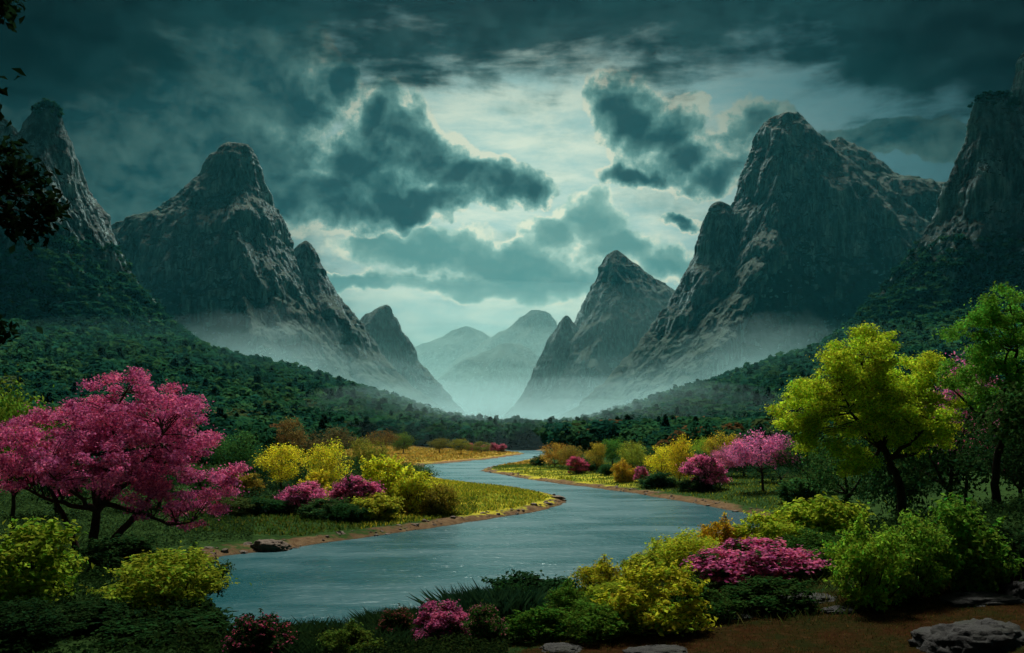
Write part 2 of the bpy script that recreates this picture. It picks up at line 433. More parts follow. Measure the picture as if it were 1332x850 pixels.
def loft(tab, D, k=.75, nth=300, nz=260, seed=0, amp=1.0, vegtop=.35, dy=0.0, spur=None):
    """tab: rows (py, left px, right px) of the outline; a closed stack of contours around its axis, at distance D"""
    tab = np.array(tab, float)
    u = np.linspace(0, 1, nz) ** 1.25
    py = tab[0, 0] + (tab[-1, 0] + 12 - tab[0, 0]) * u
    xl = np.interp(py, tab[:, 0], tab[:, 1]); xr = np.interp(py, tab[:, 0], tab[:, 2])
    sm = lambda a: np.concatenate([[a[0]], (a[:-2] + 2 * a[1:-1] + a[2:]) / 4, [a[-1]]])
    for _ in range(2): xl, xr = sm(xl), sm(xr)
    sp = np.array(spur, float) if spur else np.stack([tab[:, 0], (tab[:, 1] + tab[:, 2]) / 2], 1)
    jg = np.clip((xr - xl) / 30, 0, 1) * amp
    xl = xl + jg * (5 * fbm(py / 22, seed, 0, 4) + 1.6 * ridged(py / 9, seed, 3, 2)); xr = xr + jg * (5 * fbm(py / 22, seed + 5, 7, 4) - 1.6 * ridged(py / 9, seed, 9, 2))
    xs = np.interp(py, sp[:, 0], sp[:, 1])
    for _ in range(12): xs = sm(xs)
    m_ = .12 * (xr - xl); xs = np.clip(xs, xl + m_, xr - m_)
    cx = (xs - HX) / F * D; w = (xr - xl) / 2 / F * D; wl = ((xs - xl) / F * D)[:, None]; wr = ((xr - xs) / F * D)[:, None]
    z = EYE + (HY - py) / F * D
    nb = nth // 6; th = np.concatenate([np.linspace(.12, PI - .12, nb, endpoint=False), np.linspace(PI - .12, 2 * PI + .12, nth - nb, endpoint=False)])   # finer towards the valley
    TH, W = np.meshgrid(th, w); CX = cx[:, None]; Zz = np.repeat(z[:, None], nth, 1)
    Ht = z[0]
    dep = (np.minimum(w * 1.1, 1e9) * .25 + .75 * np.minimum(k * .62 * (Ht + 12 - z), w * 1.6))[:, None]
    ct, st = np.cos(TH), np.sin(TH)
    sc = D / 2300.0
    # buttresses: the plan is lobed, more so away from the traced outline
    lob = 1 + .22 * np.abs(st * ct * 2) ** .7 * perlin(ct * 1.5 + seed, st * 1.5, Zz / Ht * .9 + seed) + .05 * perlin(ct * 4, st * 4 + seed, Zz / Ht * 2.0)
    e = 1.28
    pc, ps_ = np.sign(ct) * np.abs(ct) ** e, np.sign(st) * np.abs(st) ** e
    X = CX + lob * pc * np.where(ct > 0, wr, wl); Y = D + dy + dep * lob * ps_
    g = smooth(W / (150 * sc)) * amp
    keep = .30 + .70 * np.abs(st) ** .8
    dd = (34 * keep * (ridged(X / (150 * sc), Y / (150 * sc) + seed, Zz / (900 * sc), 3) - .36) + 19 * (.45 + .55 * keep) * (.30 - ridged(X / (52 * sc), Y / (52 * sc), Zz / (640 * sc) + seed, 5))
          + 4.5 * (ridged(X / (21 * sc), Y / (21 * sc), Zz / (150 * sc) + seed, 3) - .36)
          + 4.0 * fbm(X / (13 * sc), Y / (13 * sc), Zz / (70 * sc), 3)) * sc * g
    X = X + dd * ct; Y = Y + dd * st
    Zz = Zz + amp * sc * (11 * ridged(X / (44 * sc) + seed, Y / (44 * sc), Zz / (90 * sc), 4) - 3) * smooth(W / (28 * sc))
    V = np.stack([X, Y, Zz], -1).reshape(-1, 3)
    rel = np.clip((Zz - EYE) / (Ht - EYE), 0, 1)
    veg = (1 - smooth((rel - vegtop + .16) / .3)) * 1.1 + .55 * smooth((rel - .93) / .07) * amp
    i = np.arange(nz - 1)[:, None] * nth; j = np.arange(nth)[None, :]; j2 = (j + 1) % nth
    Q = np.stack([i + j, i + nth + j, i + nth + j2, i + j2], -1).reshape(-1, 4)[:, ::-1]
    return V, Q, veg.ravel()

def mountain(lofts, label):
    Vs, Qs, As, n = [], [], [], 0
    for V, Q, a in lofts:
        Vs.append(V); Qs.append(Q + n); As.append(a); n += len(V)
    V = np.concatenate(Vs)
    c = np.array([V[:, 0].mean(), V[:, 1].mean(), 0])
    me = mesh_np('mountain', V, np.concatenate(Qs), vert_attr={'veg': np.concatenate(As)}, smooth_shade=True)
    o = link('mountain', me, M_ROCK)
    return tag(o, label, 'mountain', kind='structure')

T1 = [(137, 58, 62), (141, 50, 71), (147, 43, 78), (165, 30, 86), (185, 20, 92), (200, 15, 97), (225, 2, 103), (250, -20, 112), (275, -38, 124), (300, -60, 138), (320, -75, 149), (360, -110, 166), (405, -160, 200), (445, -200, 243), (480, -250, 300), (570, -330, 430)]
T1b = [(150, -18, -12), (155, -32, 6), (170, -60, 22), (250, -120, 40), (400, -250, 100), (570, -350, 200)]
T2 = [(187, 301, 308), (190, 290, 320), (195, 282, 328), (205, 271, 335), (225, 259, 340), (240, 244, 343), (255, 224, 349), (268, 205, 353), (275, 194, 362), (282, 176, 366), (292, 150, 371), (320, 110, 378), (360, 60, 396), (400, 0, 420), (450, -60, 452), (500, -120, 492), (570, -200, 570)]
T2b = [(314, 396, 400), (319, 389, 406), (325, 383, 410), (340, 376, 417), (360, 366, 427), (385, 355, 439), (410, 345, 461), (440, 330, 481), (490, 300, 519), (520, 280, 558), (570, 250, 622)]
T3 = [(397, 500, 504), (400, 494, 508), (404, 486, 511), (412, 473, 514), (430, 455, 523), (450, 440, 535), (475, 420, 550), (510, 390, 577), (540, 365, 602), (570, 335, 626)]
T4 = [(326, 799, 804), (330, 793, 809), (336, 788, 815), (350, 779, 836), (365, 773, 853), (375, 767, 872), (400, 757, 905), (420, 747, 935), (450, 729, 960), (480, 711, 990), (520, 688, 1020), (570, 658, 1070)]
T4b = [(411, 735, 739), (414, 732, 742), (420, 727, 746), (440, 713, 762), (470, 699, 780), (510, 680, 800), (540, 657, 820), (570, 636, 850)]
TF1 = [(425, 604, 610), (432, 588, 628), (440, 570, 641), (450, 545, 655), (480, 500, 690), (530, 440, 740), (570, 400, 780)]
TF2 = [(404, 690, 702), (410, 680, 716), (425, 664, 728), (440, 638, 745), (455, 612, 770), (490, 570, 800), (570, 500, 880)]
TF3 = [(448, 655, 672), (455, 640, 690), (470, 600, 705), (490, 574, 720), (520, 545, 740), (570, 500, 780)]
T5 = [(147, 1018, 1030), (150, 1009, 1038), (156, 999, 1046), (165, 990, 1056), (185, 981, 1075), (200, 977, 1092), (230, 967, 1130), (262, 956, 1170), (300, 935, 1210), (350, 913, 1250), (400, 885, 1290), (450, 843, 1330), (500, 793, 1370), (570, 705, 1420)]
T5b = [(179, 1089, 1095), (184, 1082, 1102), (190, 1076, 1110), (205, 1062, 1136), (220, 1045, 1151), (235, 1030, 1168), (241, 1020, 1195), (248, 1000, 1226), (300, 960, 1280), (400, 900, 1350), (570, 790, 1500)]
T5c = [(263, 931, 940), (267, 925, 948), (280, 917, 960), (310, 909, 975), (340, 902, 985), (360, 888, 995), (400, 867, 1010), (450, 834, 1035), (500, 788, 1060), (570, 700, 1100)]
T6 = [(127, 1278, 1305), (130, 1269, 1313), (145, 1262, 1325), (165, 1258, 1335), (190, 1253, 1345), (220, 1241, 1360), (248, 1227, 1375), (290, 1216, 1400), (340, 1180, 1440), (380, 1149, 1480), (412, 1116, 1500), (450, 1070, 1540), (490, 1000, 1600), (570, 870, 1700)]
T6b = [(62, 1334, 1342), (85, 1322, 1358), (125, 1314, 1376), (180, 1302, 1400), (300, 1250, 1450), (570, 1100, 1600)]

MT = []
def build_mountains():
    SP1 = [(137, 60), (180, 62), (250, 78), (330, 100), (400, 125), (570, 170)]; SP2 = [(187, 305), (240, 314), (300, 330), (400, 352), (500, 395), (570, 430)]
    SP2b = [(314, 398), (360, 404), (420, 425), (570, 500)]; SP5 = [(147, 1022), (200, 1012), (262, 1000), (330, 985), (400, 955), (480, 910), (570, 850)]
    SP5c = [(263, 936), (310, 938), (360, 940), (430, 920), (570, 860)]; SP6 = [(127, 1292), (200, 1298), (300, 1296), (400, 1270), (570, 1200)]; SP4 = [(326, 802), (400, 796), (480, 770), (570, 740)]
    l1 = [loft(T1, 1300, .72, 620, 540, 1.3, 1.0, .50, spur=SP1), loft(T1b, 1420, .7, 240, 260, 2.9, 1.0, .4)]
    l6 = [loft(T6, 1300, .72, 620, 540, 5.1, 1.0, .48, spur=SP6), loft(T6b, 1380, .7, 260, 280, 7.7, 1.0, .45)]
    MT.extend([l1[0], l6[0]])
    mountain(l1, 'dark steep mountain with a grey cliff and forested skirt, behind the big pink tree')
    mountain([loft(T2, 2300, .75, 620, 560, 3.3, 1.0, .40, spur=SP2), loft(T2b, 2330, .7, 260, 260, 4.1, .8, .34, spur=SP2b)], 'tall dark pyramid mountain with a pale streaked flank and a small side peak')
    mountain([loft(T3, 3300, .75, 220, 220, 6.2, .8, .3)], 'small hazy blue-green peak beside the foot of the dark pyramid mountain')
    mountain([loft(T4, 3600, .75, 260, 260, 8.4, .8, .3, spur=SP4), loft(T4b, 3500, .7, 160, 180, 9.2, .6, .3)], 'sharp teal peak with a tiny front spire rising between the river gap and the pale cliff')
    mountain([loft(TF1, 8500, .7, 160, 140, 10.4, .6, .3)], 'faintest farthest low peak in the mist')
    mountain([loft(TF2, 7200, .7, 160, 140, 11.8, .6, .3)], 'faint double-humped far ridge in the mist')
    mountain([loft(TF3, 5600, .7, 160, 140, 12.6, .6, .3)], 'misty rounded ridge standing in front of the faintest far peaks')
    mountain([loft(T5, 2500, .72, 640, 580, 13.7, 1.0, .52, spur=SP5), loft(T5b, 2700, .6, 300, 300, 14.9, .9, .75), loft(T5c, 2420, .7, 300, 300, 15.5, .9, .44, spur=SP5c)], 'massive mountain with a pale sunlit cliff, a lower shoulder tower and long dark back')
    mountain(l6, 'near dark mountain with a notched cliff top cut by the picture edge')
build_mountains()

# ------------------------------------------------------------------ air
def volume_mat(name, color, density, g):
    m = bpy.data.materials.new(name); m.use_nodes = True
    t = m.node_tree
    t.nodes.remove(t.nodes['Principled BSDF'])
    v = node(t, 'ShaderNodeVolumePrincipled'); v.inputs['Color'].default_value = tuple(color) + (1,)
    v.inputs['Density'].default_value = density; v.inputs['Anisotropy'].default_value = g
    t.links.new(v.outputs[0], t.nodes['Material Output'].inputs['Volume'])
    m.cycles.homogeneous_volume = True
    return m

def box(name, lo, hi):
    (a, b, c), (d, e, f) = lo, hi
    V = [(a, b, c), (d, b, c), (d, e, c), (a, e, c), (a, b, f), (d, b, f), (d, e, f), (a, e, f)]
    return mesh_np(name, np.array(V), np.array([[0, 3, 2, 1], [4, 5, 6, 7], [0, 1, 5, 4], [1, 2, 6, 5], [2, 3, 7, 6], [3, 0, 4, 7]]))

HAZE_COL, HAZE_DEN, HAZE_G = (.05, .42, .50), .000028, .2
tag(link('haze', box('haze', (-9900, -9900, -40), (9900, 9900, 1150)), volume_mat('haze air', HAZE_COL, HAZE_DEN, HAZE_G)),
    'thin teal haze filling the valley air', 'haze', kind='stuff')

def mist_bank(x, y, z, rx, ry, rz, depth, label, seed=0, rot=0.0, col=(.50, .84, .86), lump=.42, layers=4):
    """a bank of mist that thins outward: nested lenses of even mist; depth = optical depth through its thickest part along y"""
    for q in range(layers):
        f = 1 - q * .21
        nu, nv = 72, 36
        u = np.linspace(0, 2 * PI, nu, endpoint=False); v = np.linspace(0, PI, nv)
        U, Vv = np.meshgrid(u, v)
        dx, dy, dz = np.cos(U) * np.sin(Vv), np.sin(U) * np.sin(Vv), np.cos(Vv)
        sd = seed + q * 3.7
        k = f * (1 + lump * fbm(dx * 2.2 + sd, dy * 2.2, dz * 2.2 + sd, 4))
        X, Y, Z = dx * rx * k, dy * ry * k, dz * rz * k
        c, s = math.cos(rot), math.sin(rot)
        X, Y = X * c - Y * s, X * s + Y * c
        V = np.stack([x + X + rx * .06 * math.sin(sd * 5), y + Y, z + Z - (1 - f) * rz * .3], -1).reshape(-1, 3)
        i = np.arange(nv - 1)[:, None] * nu; j = np.arange(nu)[None, :]; j2 = (j + 1) % nu
        Q = np.stack([i + j, i + nu + j, i + nu + j2, i + j2], -1).reshape(-1, 4)
        me = mesh_np('mist', V, Q, smooth_shade=True)
        tag(link('mist', me, volume_mat('mist', col, depth / layers / (2 * ry * f), .3)), label, 'mist', kind='stuff')

def at(px, py, D): return ((px - HX) / F * D, D, EYE + (HY - py) / F * D)
# the wide bank of mist that fills the far valley, then the low drifts at the feet of the mountains
mist_bank(0, 5350, 30, 3600, 2950, 760, 1.7, 'pale mist filling the far end of the valley', 1.0, lump=.1, layers=4, col=(.46, .80, .76))
x, y, z = at(650, 560, 4300); mist_bank(x, y, 20, 700, 500, 260, 1.0, 'bright low mist in the gap between the mountain feet', 2.0)
x, y, z = at(740, 550, 3000); mist_bank(x, y, z - 20, 700, 260, 190, .5, 'soft mist below the sharp teal peak', 3.0)
x, y, z = at(320, 450, 1480); mist_bank(x, y, z - 40, 180, 120, 100, .48, 'drift of mist at the foot of the dark pyramid mountain', 4.0, rot=-.3)
x, y, z = at(430, 492, 1600); mist_bank(x, y, z - 40, 300, 150, 105, .44, 'thin mist trailing along the forest ridge toward the gap', 5.0, rot=-.2)
x, y, z = at(560, 540, 1800); mist_bank(x, y, z - 40, 240, 150, 105, .45, 'thin mist below the small hazy peak', 5.5, rot=-.2)
x, y, z = at(1010, 455, 1500); mist_bank(x, y, z - 45, 190, 120, 100, .36, 'drift of mist at the foot of the massive pale cliff mountain', 6.0, rot=.4)
x, y, z = at(900, 500, 1700); mist_bank(x, y, z - 45, 330, 150, 105, .42, 'thin mist under the lower shoulder tower', 7.0, rot=.25)
mist_bank(10, 820, 6, 280, 460, 46, 1.3, 'thin ground mist over the forest in the valley middle', 8.0, lump=.15)

def shade_cloud(x, y, z, rx, ry, rz, depth, seed, label):
    nu, nv = 90, 46
    u = np.linspace(0, 2 * PI, nu, endpoint=False); v = np.linspace(0, PI, nv)
    U, Vv = np.meshgrid(u, v)
    dx, dy, dz = np.cos(U) * np.sin(Vv), np.sin(U) * np.sin(Vv), np.cos(Vv)
    k = 1 + .22 * fbm(dx * 2.5 + seed, dy * 2.5, dz * 2.5 + seed, 4)
    V = np.stack([x + dx * rx * k, y + dy * ry * k, z + np.where(dz > 0, dz, dz * .35) * rz * k], -1).reshape(-1, 3)
    i = np.arange(nv - 1)[:, None] * nu; j = np.arange(nu)[None, :]; j2 = (j + 1) % nu
    Q = np.stack([i + j, i + nu + j, i + nu + j2, i + j2], -1).reshape(-1, 4)
    tag(link('shade_cloud', mesh_np('shade_cloud', V, Q, smooth_shade=True), volume_mat('shade cloud', (.6, .75, .78), depth / (1.35 * rz), 0)), label, 'clouds', kind='stuff')
# clouds added out of view to shade the side cliffs and the viewer's rise
shade_cloud(-1650, 1750, 1500, 1050, 1150, 380, 4, 1.1, 'low shade cloud above the mountain behind the big pink tree, added out of view to shade it')
shade_cloud(1600, 1750, 1500, 1050, 1150, 380, 4, 2.6, 'low shade cloud above the notched cliff, added out of view to shade it')
shade_cloud(0, -62, 1500, 2200, 1120, 380, 4.5, 4.2, 'low shade cloud above the viewer, added out of view to shade the foreground')

mist_bank(-300, 900, 30, 300, 380, 80, .20, 'faint teal mist over the forest below the dark pyramid mountain', 9.0, lump=.2, col=(.22, .62, .58), layers=3)
mist_bank(300, 900, 30, 300, 380, 80, .20, 'faint teal mist over the forest below the massive pale cliff', 10.0, lump=.2, col=(.22, .62, .58), layers=3)
# ------------------------------------------------------------------ foliage and wood
def leaf_material(name, trans=.40, vary=.55, older=(.45, .68, .7)):
    m, t, b, o = material(name)
    t.nodes.remove(b)
    oi = node(t, 'ShaderNodeObjectInfo')
    rn = S(t, node(t, 'ShaderNodeAttribute', attribute_name='rnd').outputs['Fac'])
    hs = node(t, 'ShaderNodeHueSaturation')
    t.links.new((rn * .075 + .4625).k, hs.inputs['Hue'])
    t.links.new((rn.f('FRACT') * (2 * vary) + (1 - vary)).k, hs.inputs['Value'])
    old = mixc(t, 1.0, oi.outputs['Color'], older, 'MULTIPLY')           # a share of older, greener leaves
    t.links.new(mixc(t, (rn * 7.31).f('FRACT').step(.60, .72), oi.outputs['Color'], old), hs.inputs['Color'])
    d = node(t, 'ShaderNodeBsdfDiffuse'); tr = node(t, 'ShaderNodeBsdfTranslucent'); mx = node(t, 'ShaderNodeMixShader')
    t.links.new(hs.outputs[0], d.inputs[0]); t.links.new(hs.outputs[0], tr.inputs[0])
    mx.inputs[0].default_value = trans
    t.links.new(d.outputs[0], mx.inputs[1]); t.links.new(tr.outputs[0], mx.inputs[2]); t.links.new(mx.outputs[0], o.inputs['Surface'])
    return m
M_LEAF = leaf_material('leaves', .46, .6)
M_BLOSSOM = leaf_material('blossoms', .34, .5, (.62, .36, .5))

def forest_material():
    m, t, b, o = material('forest leaves'); t.nodes.remove(b)
    a = node(t, 'ShaderNodeAttribute', attribute_name='tint')
    d = node(t, 'ShaderNodeBsdfDiffuse'); tr = node(t, 'ShaderNodeBsdfTranslucent'); mx = node(t, 'ShaderNodeMixShader'); mx.inputs[0].default_value = .35
    t.links.new(a.outputs['Color'], d.inputs[0]); t.links.new(a.outputs['Color'], tr.inputs[0])
    t.links.new(d.outputs[0], mx.inputs[1]); t.links.new(tr.outputs[0], mx.inputs[2]); t.links.new(mx.outputs[0], o.inputs['Surface'])
    return m
M_FOREST = forest_material()

def bark_material():
    m, t, b, o = material('bark')
    P = node(t, 'ShaderNodeTexCoord').outputs['Object']
    n = noise(t, mapped(t, P, (9, 9, 2)), 2, 6, .65)
    t.links.new(ramp(t, n, [(.3, (.018, .012, .009)), (.7, (.085, .052, .034))]), b.inputs['Base Color']); b.inputs['Roughness'].default_value = .95
    b.inputs['Specular IOR Level'].default_value = .1
    bp = node(t, 'ShaderNodeBump'); bp.inputs['Distance'].default_value = .03; t.links.new(n.k, bp.inputs['Height']); t.links.new(bp.outputs[0], b.inputs['Normal'])
    return m
M_BARK = bark_material()

def tube(pts, r, sides=7):
    pts = np.asarray(pts, float); r = np.asarray(r, float); n = len(pts)
    d = np.gradient(pts, axis=0); d /= np.linalg.norm(d, axis=1)[:, None] + 1e-9
    a = np.cross(d, [0.31, .87, .11]); a /= np.linalg.norm(a, axis=1)[:, None] + 1e-9
    b = np.cross(d, a)
    th = np.linspace(0, 2 * PI, sides, endpoint=False)
    V = pts[:, None, :] + r[:, None, None] * (np.cos(th)[None, :, None] * a[:, None, :] + np.sin(th)[None, :, None] * b[:, None, :])
    i = np.arange(n - 1)[:, None] * sides; j = np.arange(sides)[None, :]; j2 = (j + 1) % sides
    return V.reshape(-1, 3), np.stack([i + j, i + j2, i + sides + j2, i + sides + j], -1).reshape(-1, 4)

def merge(parts):
    V, Q, n = [], [], 0
    for v, q in parts:
        V.append(v); Q.append(q + n); n += len(v)
    return np.concatenate(V), np.concatenate(Q)

def limb(rs, a, b, n=9, sag=.12, wob=.035):
    a, b = np.asarray(a, float), np.asarray(b, float)
    L = np.linalg.norm(b - a); t = np.linspace(0, 1, n)[:, None]
    m = a * .45 + b * .55 + np.array([0, 0, sag * L]) + rs.normal(size=3) * L * .07
    p = (1 - t) ** 2 * a + 2 * t * (1 - t) * m + t * t * b
    w = np.cumsum(rs.normal(size=(n, 3)), 0) * wob * L * .35
    return p + w * (t * (1 - t) * 4)

def leaves(rs, C, N, size, ratio=.62, jit=.75, fold=.25, droop=0.0):
    """a four-cornered folded leaf at each centre C with rough facing N"""
    n = len(C)
    s = (size * rs.uniform(.6, 1.3, n))[:, None]
    nn = N + rs.normal(size=(n, 3)) * jit; nn /= np.linalg.norm(nn, axis=1)[:, None] + 1e-9
    t = rs.normal(size=(n, 3)); t[:, 2] -= droop; t -= nn * (t * nn).sum(1)[:, None]; t /= np.linalg.norm(t, axis=1)[:, None] + 1e-9
    b = np.cross(nn, t)
    w = ratio * .5
    v = np.stack([C - t * s * .5, C + b * s * w + nn * s * fold * .5 - t * s * .05, C + t * s * .5, C - b * s * w + nn * s * fold * .5 - t * s * .05], 1)
    return v.reshape(-1, 3), np.arange(n * 4).reshape(-1, 4)

def clumps(rs, env, n, dmin, lo=.55, zmin=-9, ztop=9):
    """points scattered through the outer part of a set of ellipsoids (cx,cy,cz,rx,ry,rz)"""
    env = np.array(env, float); wt = (env[:, 3] * env[:, 4] * env[:, 5]) ** .67; wt /= wt.sum()
    out = []; outw = []
    for _ in range(n * 40):
        e = env[rs.choice(len(env), p=wt)]
        d = rs.normal(size=3); d /= np.linalg.norm(d)
        p = e[:3] + d * e[3:] * rs.uniform(lo, 1) ** .6
        if p[2] < zmin: continue
        if any(((p - q) ** 2).sum() < dmin * dmin for q in out): continue
        out.append(p); dd = d / e[3:]; outw.append(dd / np.linalg.norm(dd))
        if len(out) >= n: break
    return np.array(out), np.array(outw)

def crown(rs, cl, ow, rc, per, size, flat=.6, up=.6, ratio=.62, jit=.7, shell=.45):
    C, N, R = [], [], []
    for p, o in zip(cl, ow):
        k = rs.uniform(.65, 1.3); m = int(per * k * k)
        d = rs.normal(size=(m, 3)); d /= np.linalg.norm(d, axis=1)[:, None]
        r = rs.uniform(shell, 1, m)[:, None] ** .7 * (1 + .25 * rs.normal(size=(m, 1)))
        r = r * np.where(rs.uniform(size=(m, 1)) < .14, rs.uniform(1.2, 1.8, (m, 1)), 1)      # stray sprays between the clumps
        q = d * r * rc * k * np.array([1, 1, flat])
        C.append(p + q); N.append(d * .5 + o * .5 + np.array([0, 0, up]))
        R.append(np.clip(rs.uniform(0, 1, m) * .75 + rs.uniform(0, .25), 0, .999))
    C, N, R = np.concatenate(C), np.concatenate(N), np.concatenate(R)
    V, Q = leaves(rs, C, N, size, ratio, jit)
    return V, Q, R

def skeleton(rs, base, fork, cl, r0, nlimb=5, sides=8, thin=1.0, twig=True):
    """trunk from base to fork, limbs toward spread-out clumps, a twig to every clump"""
    base, fork = np.asarray(base, float), np.asarray(fork, float)
    tr = limb(rs, base, fork, 14, .0, .03)
    rr = np.linspace(1, .62, 14) * r0; rr[0] *= 1.7; rr[1] *= 1.25
    parts = [tube(tr, rr, sides + 2)]
    sel = [int(np.argmax(cl[:, 2]))]
    while len(sel) < min(nlimb, len(cl)):
        d = np.min([((cl - cl[i]) ** 2).sum(1) for i in sel], 0); sel.append(int(np.argmax(d)))
    nodes = []
    for i in sel:
        st = tr[rs.randint(10, 14)] if i != sel[0] else tr[-1]
        lp = limb(rs, st, st + (cl[i] - st) * .92, 12, .06, .05)
        parts.append(tube(lp, np.linspace(.55, .12, 12) * r0 * thin, sides))
        nodes.extend([(lp[k], (.55 - .43 * k / 11) * r0) for k in range(3, 12)])
    nodes.extend([(tr[-1], .6 * r0)])
    NP = np.array([p for p, _ in nodes])
    if twig:
        for i, c in enumerate(cl):
            d2 = ((NP - c) ** 2).sum(1) + np.maximum(NP[:, 2] - c[2], 0) ** 2 * 3
            k = int(np.argmin(d2)); p0, r = nodes[k]
            bp = limb(rs, p0, c, 7, .05, .05)
            parts.append(tube(bp, np.linspace(min(r * .5, .15 * r0), .025 * r0, 7), 5))
    return merge(parts)

# ------------------------------------------------------------------ placing
def ground_from_pixel(px, py, dmax=700):
    d = np.geomspace(5, dmax, 1500)
    x = (px - HX) / F * d; z = EYE + (HY - py) / F * d
    h = height(x, d)
    k = np.argmax(h >= z)
    return x[k], d[k], h[k]

def spot(px, D):
    x = (px - HX) / F * D
    return np.array([x, D, hz(x, D)])

def empty(name, loc, rz=0.0):
    o = bpy.data.objects.new(name, None); COL.objects.link(o); o.location = loc; o.rotation_euler = (0, 0, rz)
    o.empty_display_size = .5
    return o

def plant(name, parts, loc, scale=(1, 1, 1), rz=0.0, label=None, cat=None, group=None):
    """parts: list of (part name, mesh, material, colour)"""
    r = empty(name, loc, rz); r.scale = scale
    tag(r, label, cat, group)
    for pn, me, mat, colr in parts:
        o = link(pn, me, mat, r)
        if colr is not None: o.color = tuple(colr) + (1,)
    return r

def lm(name, VQR):
    V, Q, R = VQR
    return mesh_np(name, V, Q, face_attr={'rnd': R})

def wm(name, VQ): return mesh_np(name, VQ[0], VQ[1], smooth_shade=True)

# generic trees of unit height and unit crown width, in several shapes
def tree_variant(seed, shape, nleaf, leaf, ncl=46):
    rs = np.random.RandomState(seed)
    if shape == 'round':   env = [(0, 0, .62, .46, .46, .36), (.16, .1, .70, .26, .26, .26), (-.2, -.05, .58, .26, .28, .24)]; fork = (.02, 0, .34)
    elif shape == 'tall':  env = [(0, 0, .56, .40, .40, .40), (.08, 0, .80, .24, .24, .20), (-.12, .05, .40, .30, .3, .22)]; fork = (0, .02, .30)
    elif shape == 'spread': env = [(0, 0, .66, .48, .48, .24), (.25, 0, .60, .26, .3, .20), (-.26, .05, .62, .26, .3, .2), (0, 0, .80, .28, .28, .18)]; fork = (.03, 0, .36)
    else:                  env = [(0, 0, .45, .48, .48, .42), (.2, .1, .62, .26, .26, .26), (-.22, -.05, .5, .28, .28, .3)]; fork = (0, 0, .14)
    cl, ow = clumps(rs, env, ncl, .10, .5, .10)
    rc = .135
    per = nleaf / len(cl)
    lv = crown(rs, cl, ow, rc, per, leaf, .75, .5)
    wd = skeleton(rs, (0, 0, -.03), fork, cl, .026, 5, 5, twig=False)
    return wm('trunk', wd), lm('crown', lv)

TV = {}
for k, (sd, sh) in enumerate([(11, 'round'), (12, 'round'), (13, 'tall'), (14, 'spread'), (15, 'bushy'), (16, 'bushy'), (17, 'spread')]):
    TV[sh + str(sum(1 for q in TV if q.startswith(sh)))] = tree_variant(sd, sh, 5200, .036)

def shrub_variant(seed, nleaf, leaf, ncl, flowers=0, fl=.03, spread=.5, tall=1.0):
    rs = np.random.RandomState(seed)
    env = [(0, 0, .42, .44, .44, .46), (.22, .06, .36, .28, .3, .40), (-.24, -.04, .32, .27, .3, .36), (.02, -.2, .34, .3, .28, .36), (.06, .05, .62, .24, .24, .32)]
    cl, ow = clumps(rs, env, ncl, .085, .5, .04)
    lv = crown(rs, cl, ow, .115, nleaf / len(cl), leaf, .8, .55, .55)
    # loose shoots that break the outline
    k = rs.choice(len(cl), 34); C, N = [], []
    for i in k:
        if ow[i][2] < -.2: continue
        d = ow[i] + [0, 0, .9] + rs.normal(size=3) * .3; d /= np.linalg.norm(d); L = rs.uniform(.10, .24); t_ = np.linspace(.2, 1, 16)[:, None]
        C.append(cl[i] + ow[i] * .05 + d * L * t_ + rs.normal(size=(16, 3)) * .016 + [0, 0, -.05] * t_ ** 2); N.append(np.tile(d * .3 + [0, 0, .6], (16, 1)))
    C, N = np.concatenate(C), np.concatenate(N); v2, q2 = leaves(rs, C, N, leaf * .9, .55, .8)
    lv = (np.concatenate([lv[0], v2]), np.concatenate([lv[1], q2 + len(lv[0])]), np.concatenate([lv[2], rs.uniform(.2, .999, len(C))]))
    parts = []
    for i in range(0, len(cl), 2):
        parts.append(tube(limb(rs, (rs.normal() * .04, rs.normal() * .04, -.03), cl[i], 7, -.05, .04), np.linspace(.012, .003, 7), 4))
    wd = merge(parts)
    out = [wm('stem', wd), lm('foliage', lv)]
    if flowers:
        k = ow[:, 2] + rs.normal(size=len(ow)) * .25 > -.5
        fc, fo = cl[k] + ow[k] * .055, ow[k]
        out.append(lm('blossoms', crown(rs, fc, fo, .105, flowers / len(fc), fl, .7, .5, .85, .8, .6)))
    return out

SV = [shrub_variant(31, 6500, .062, 60), shrub_variant(32, 6500, .055, 64), shrub_variant(33, 7500, .050, 70), shrub_variant(34, 5500, .070, 52)]
AV = [shrub_variant(41, 3800, .055, 60, 7500, .042), shrub_variant(42, 3800, .055, 54, 8500, .042)]
FV = shrub_variant(43, 6500, .06, 60, 900, .045)

# colours (the leaves' own)
YEL = (.82, .66, .04); YLG = (.50, .55, .045); LIME = (.34, .48, .045); GRN = (.10, .22, .035); DGR = (.035, .10, .028); OLI = (.26, .25, .035)
GOLD = (.66, .38, .03); ORA = (.42, .22, .035); BRN = (.22, .13, .04); PINK = (.85, .23, .47); LPK = (.88, .32, .54); BLUEG = (.03, .085, .045)

def put_tree(var, px, D, top, width, colr, name, label, cat='tree', group=None, rz=None, crown_name='crown', mat=None):
    p = spot(px, D)
    h = EYE + (HY - top) / F * D - p[2]; w = width / F * D
    tr, cr = TV[var]
    rz = (px * 37 % 628) / 100 if rz is None else rz
    return plant(name, [('trunk', tr, M_BARK, None), (crown_name, cr, mat or M_LEAF, colr)], p, (w, w, h), rz, label, cat, group)

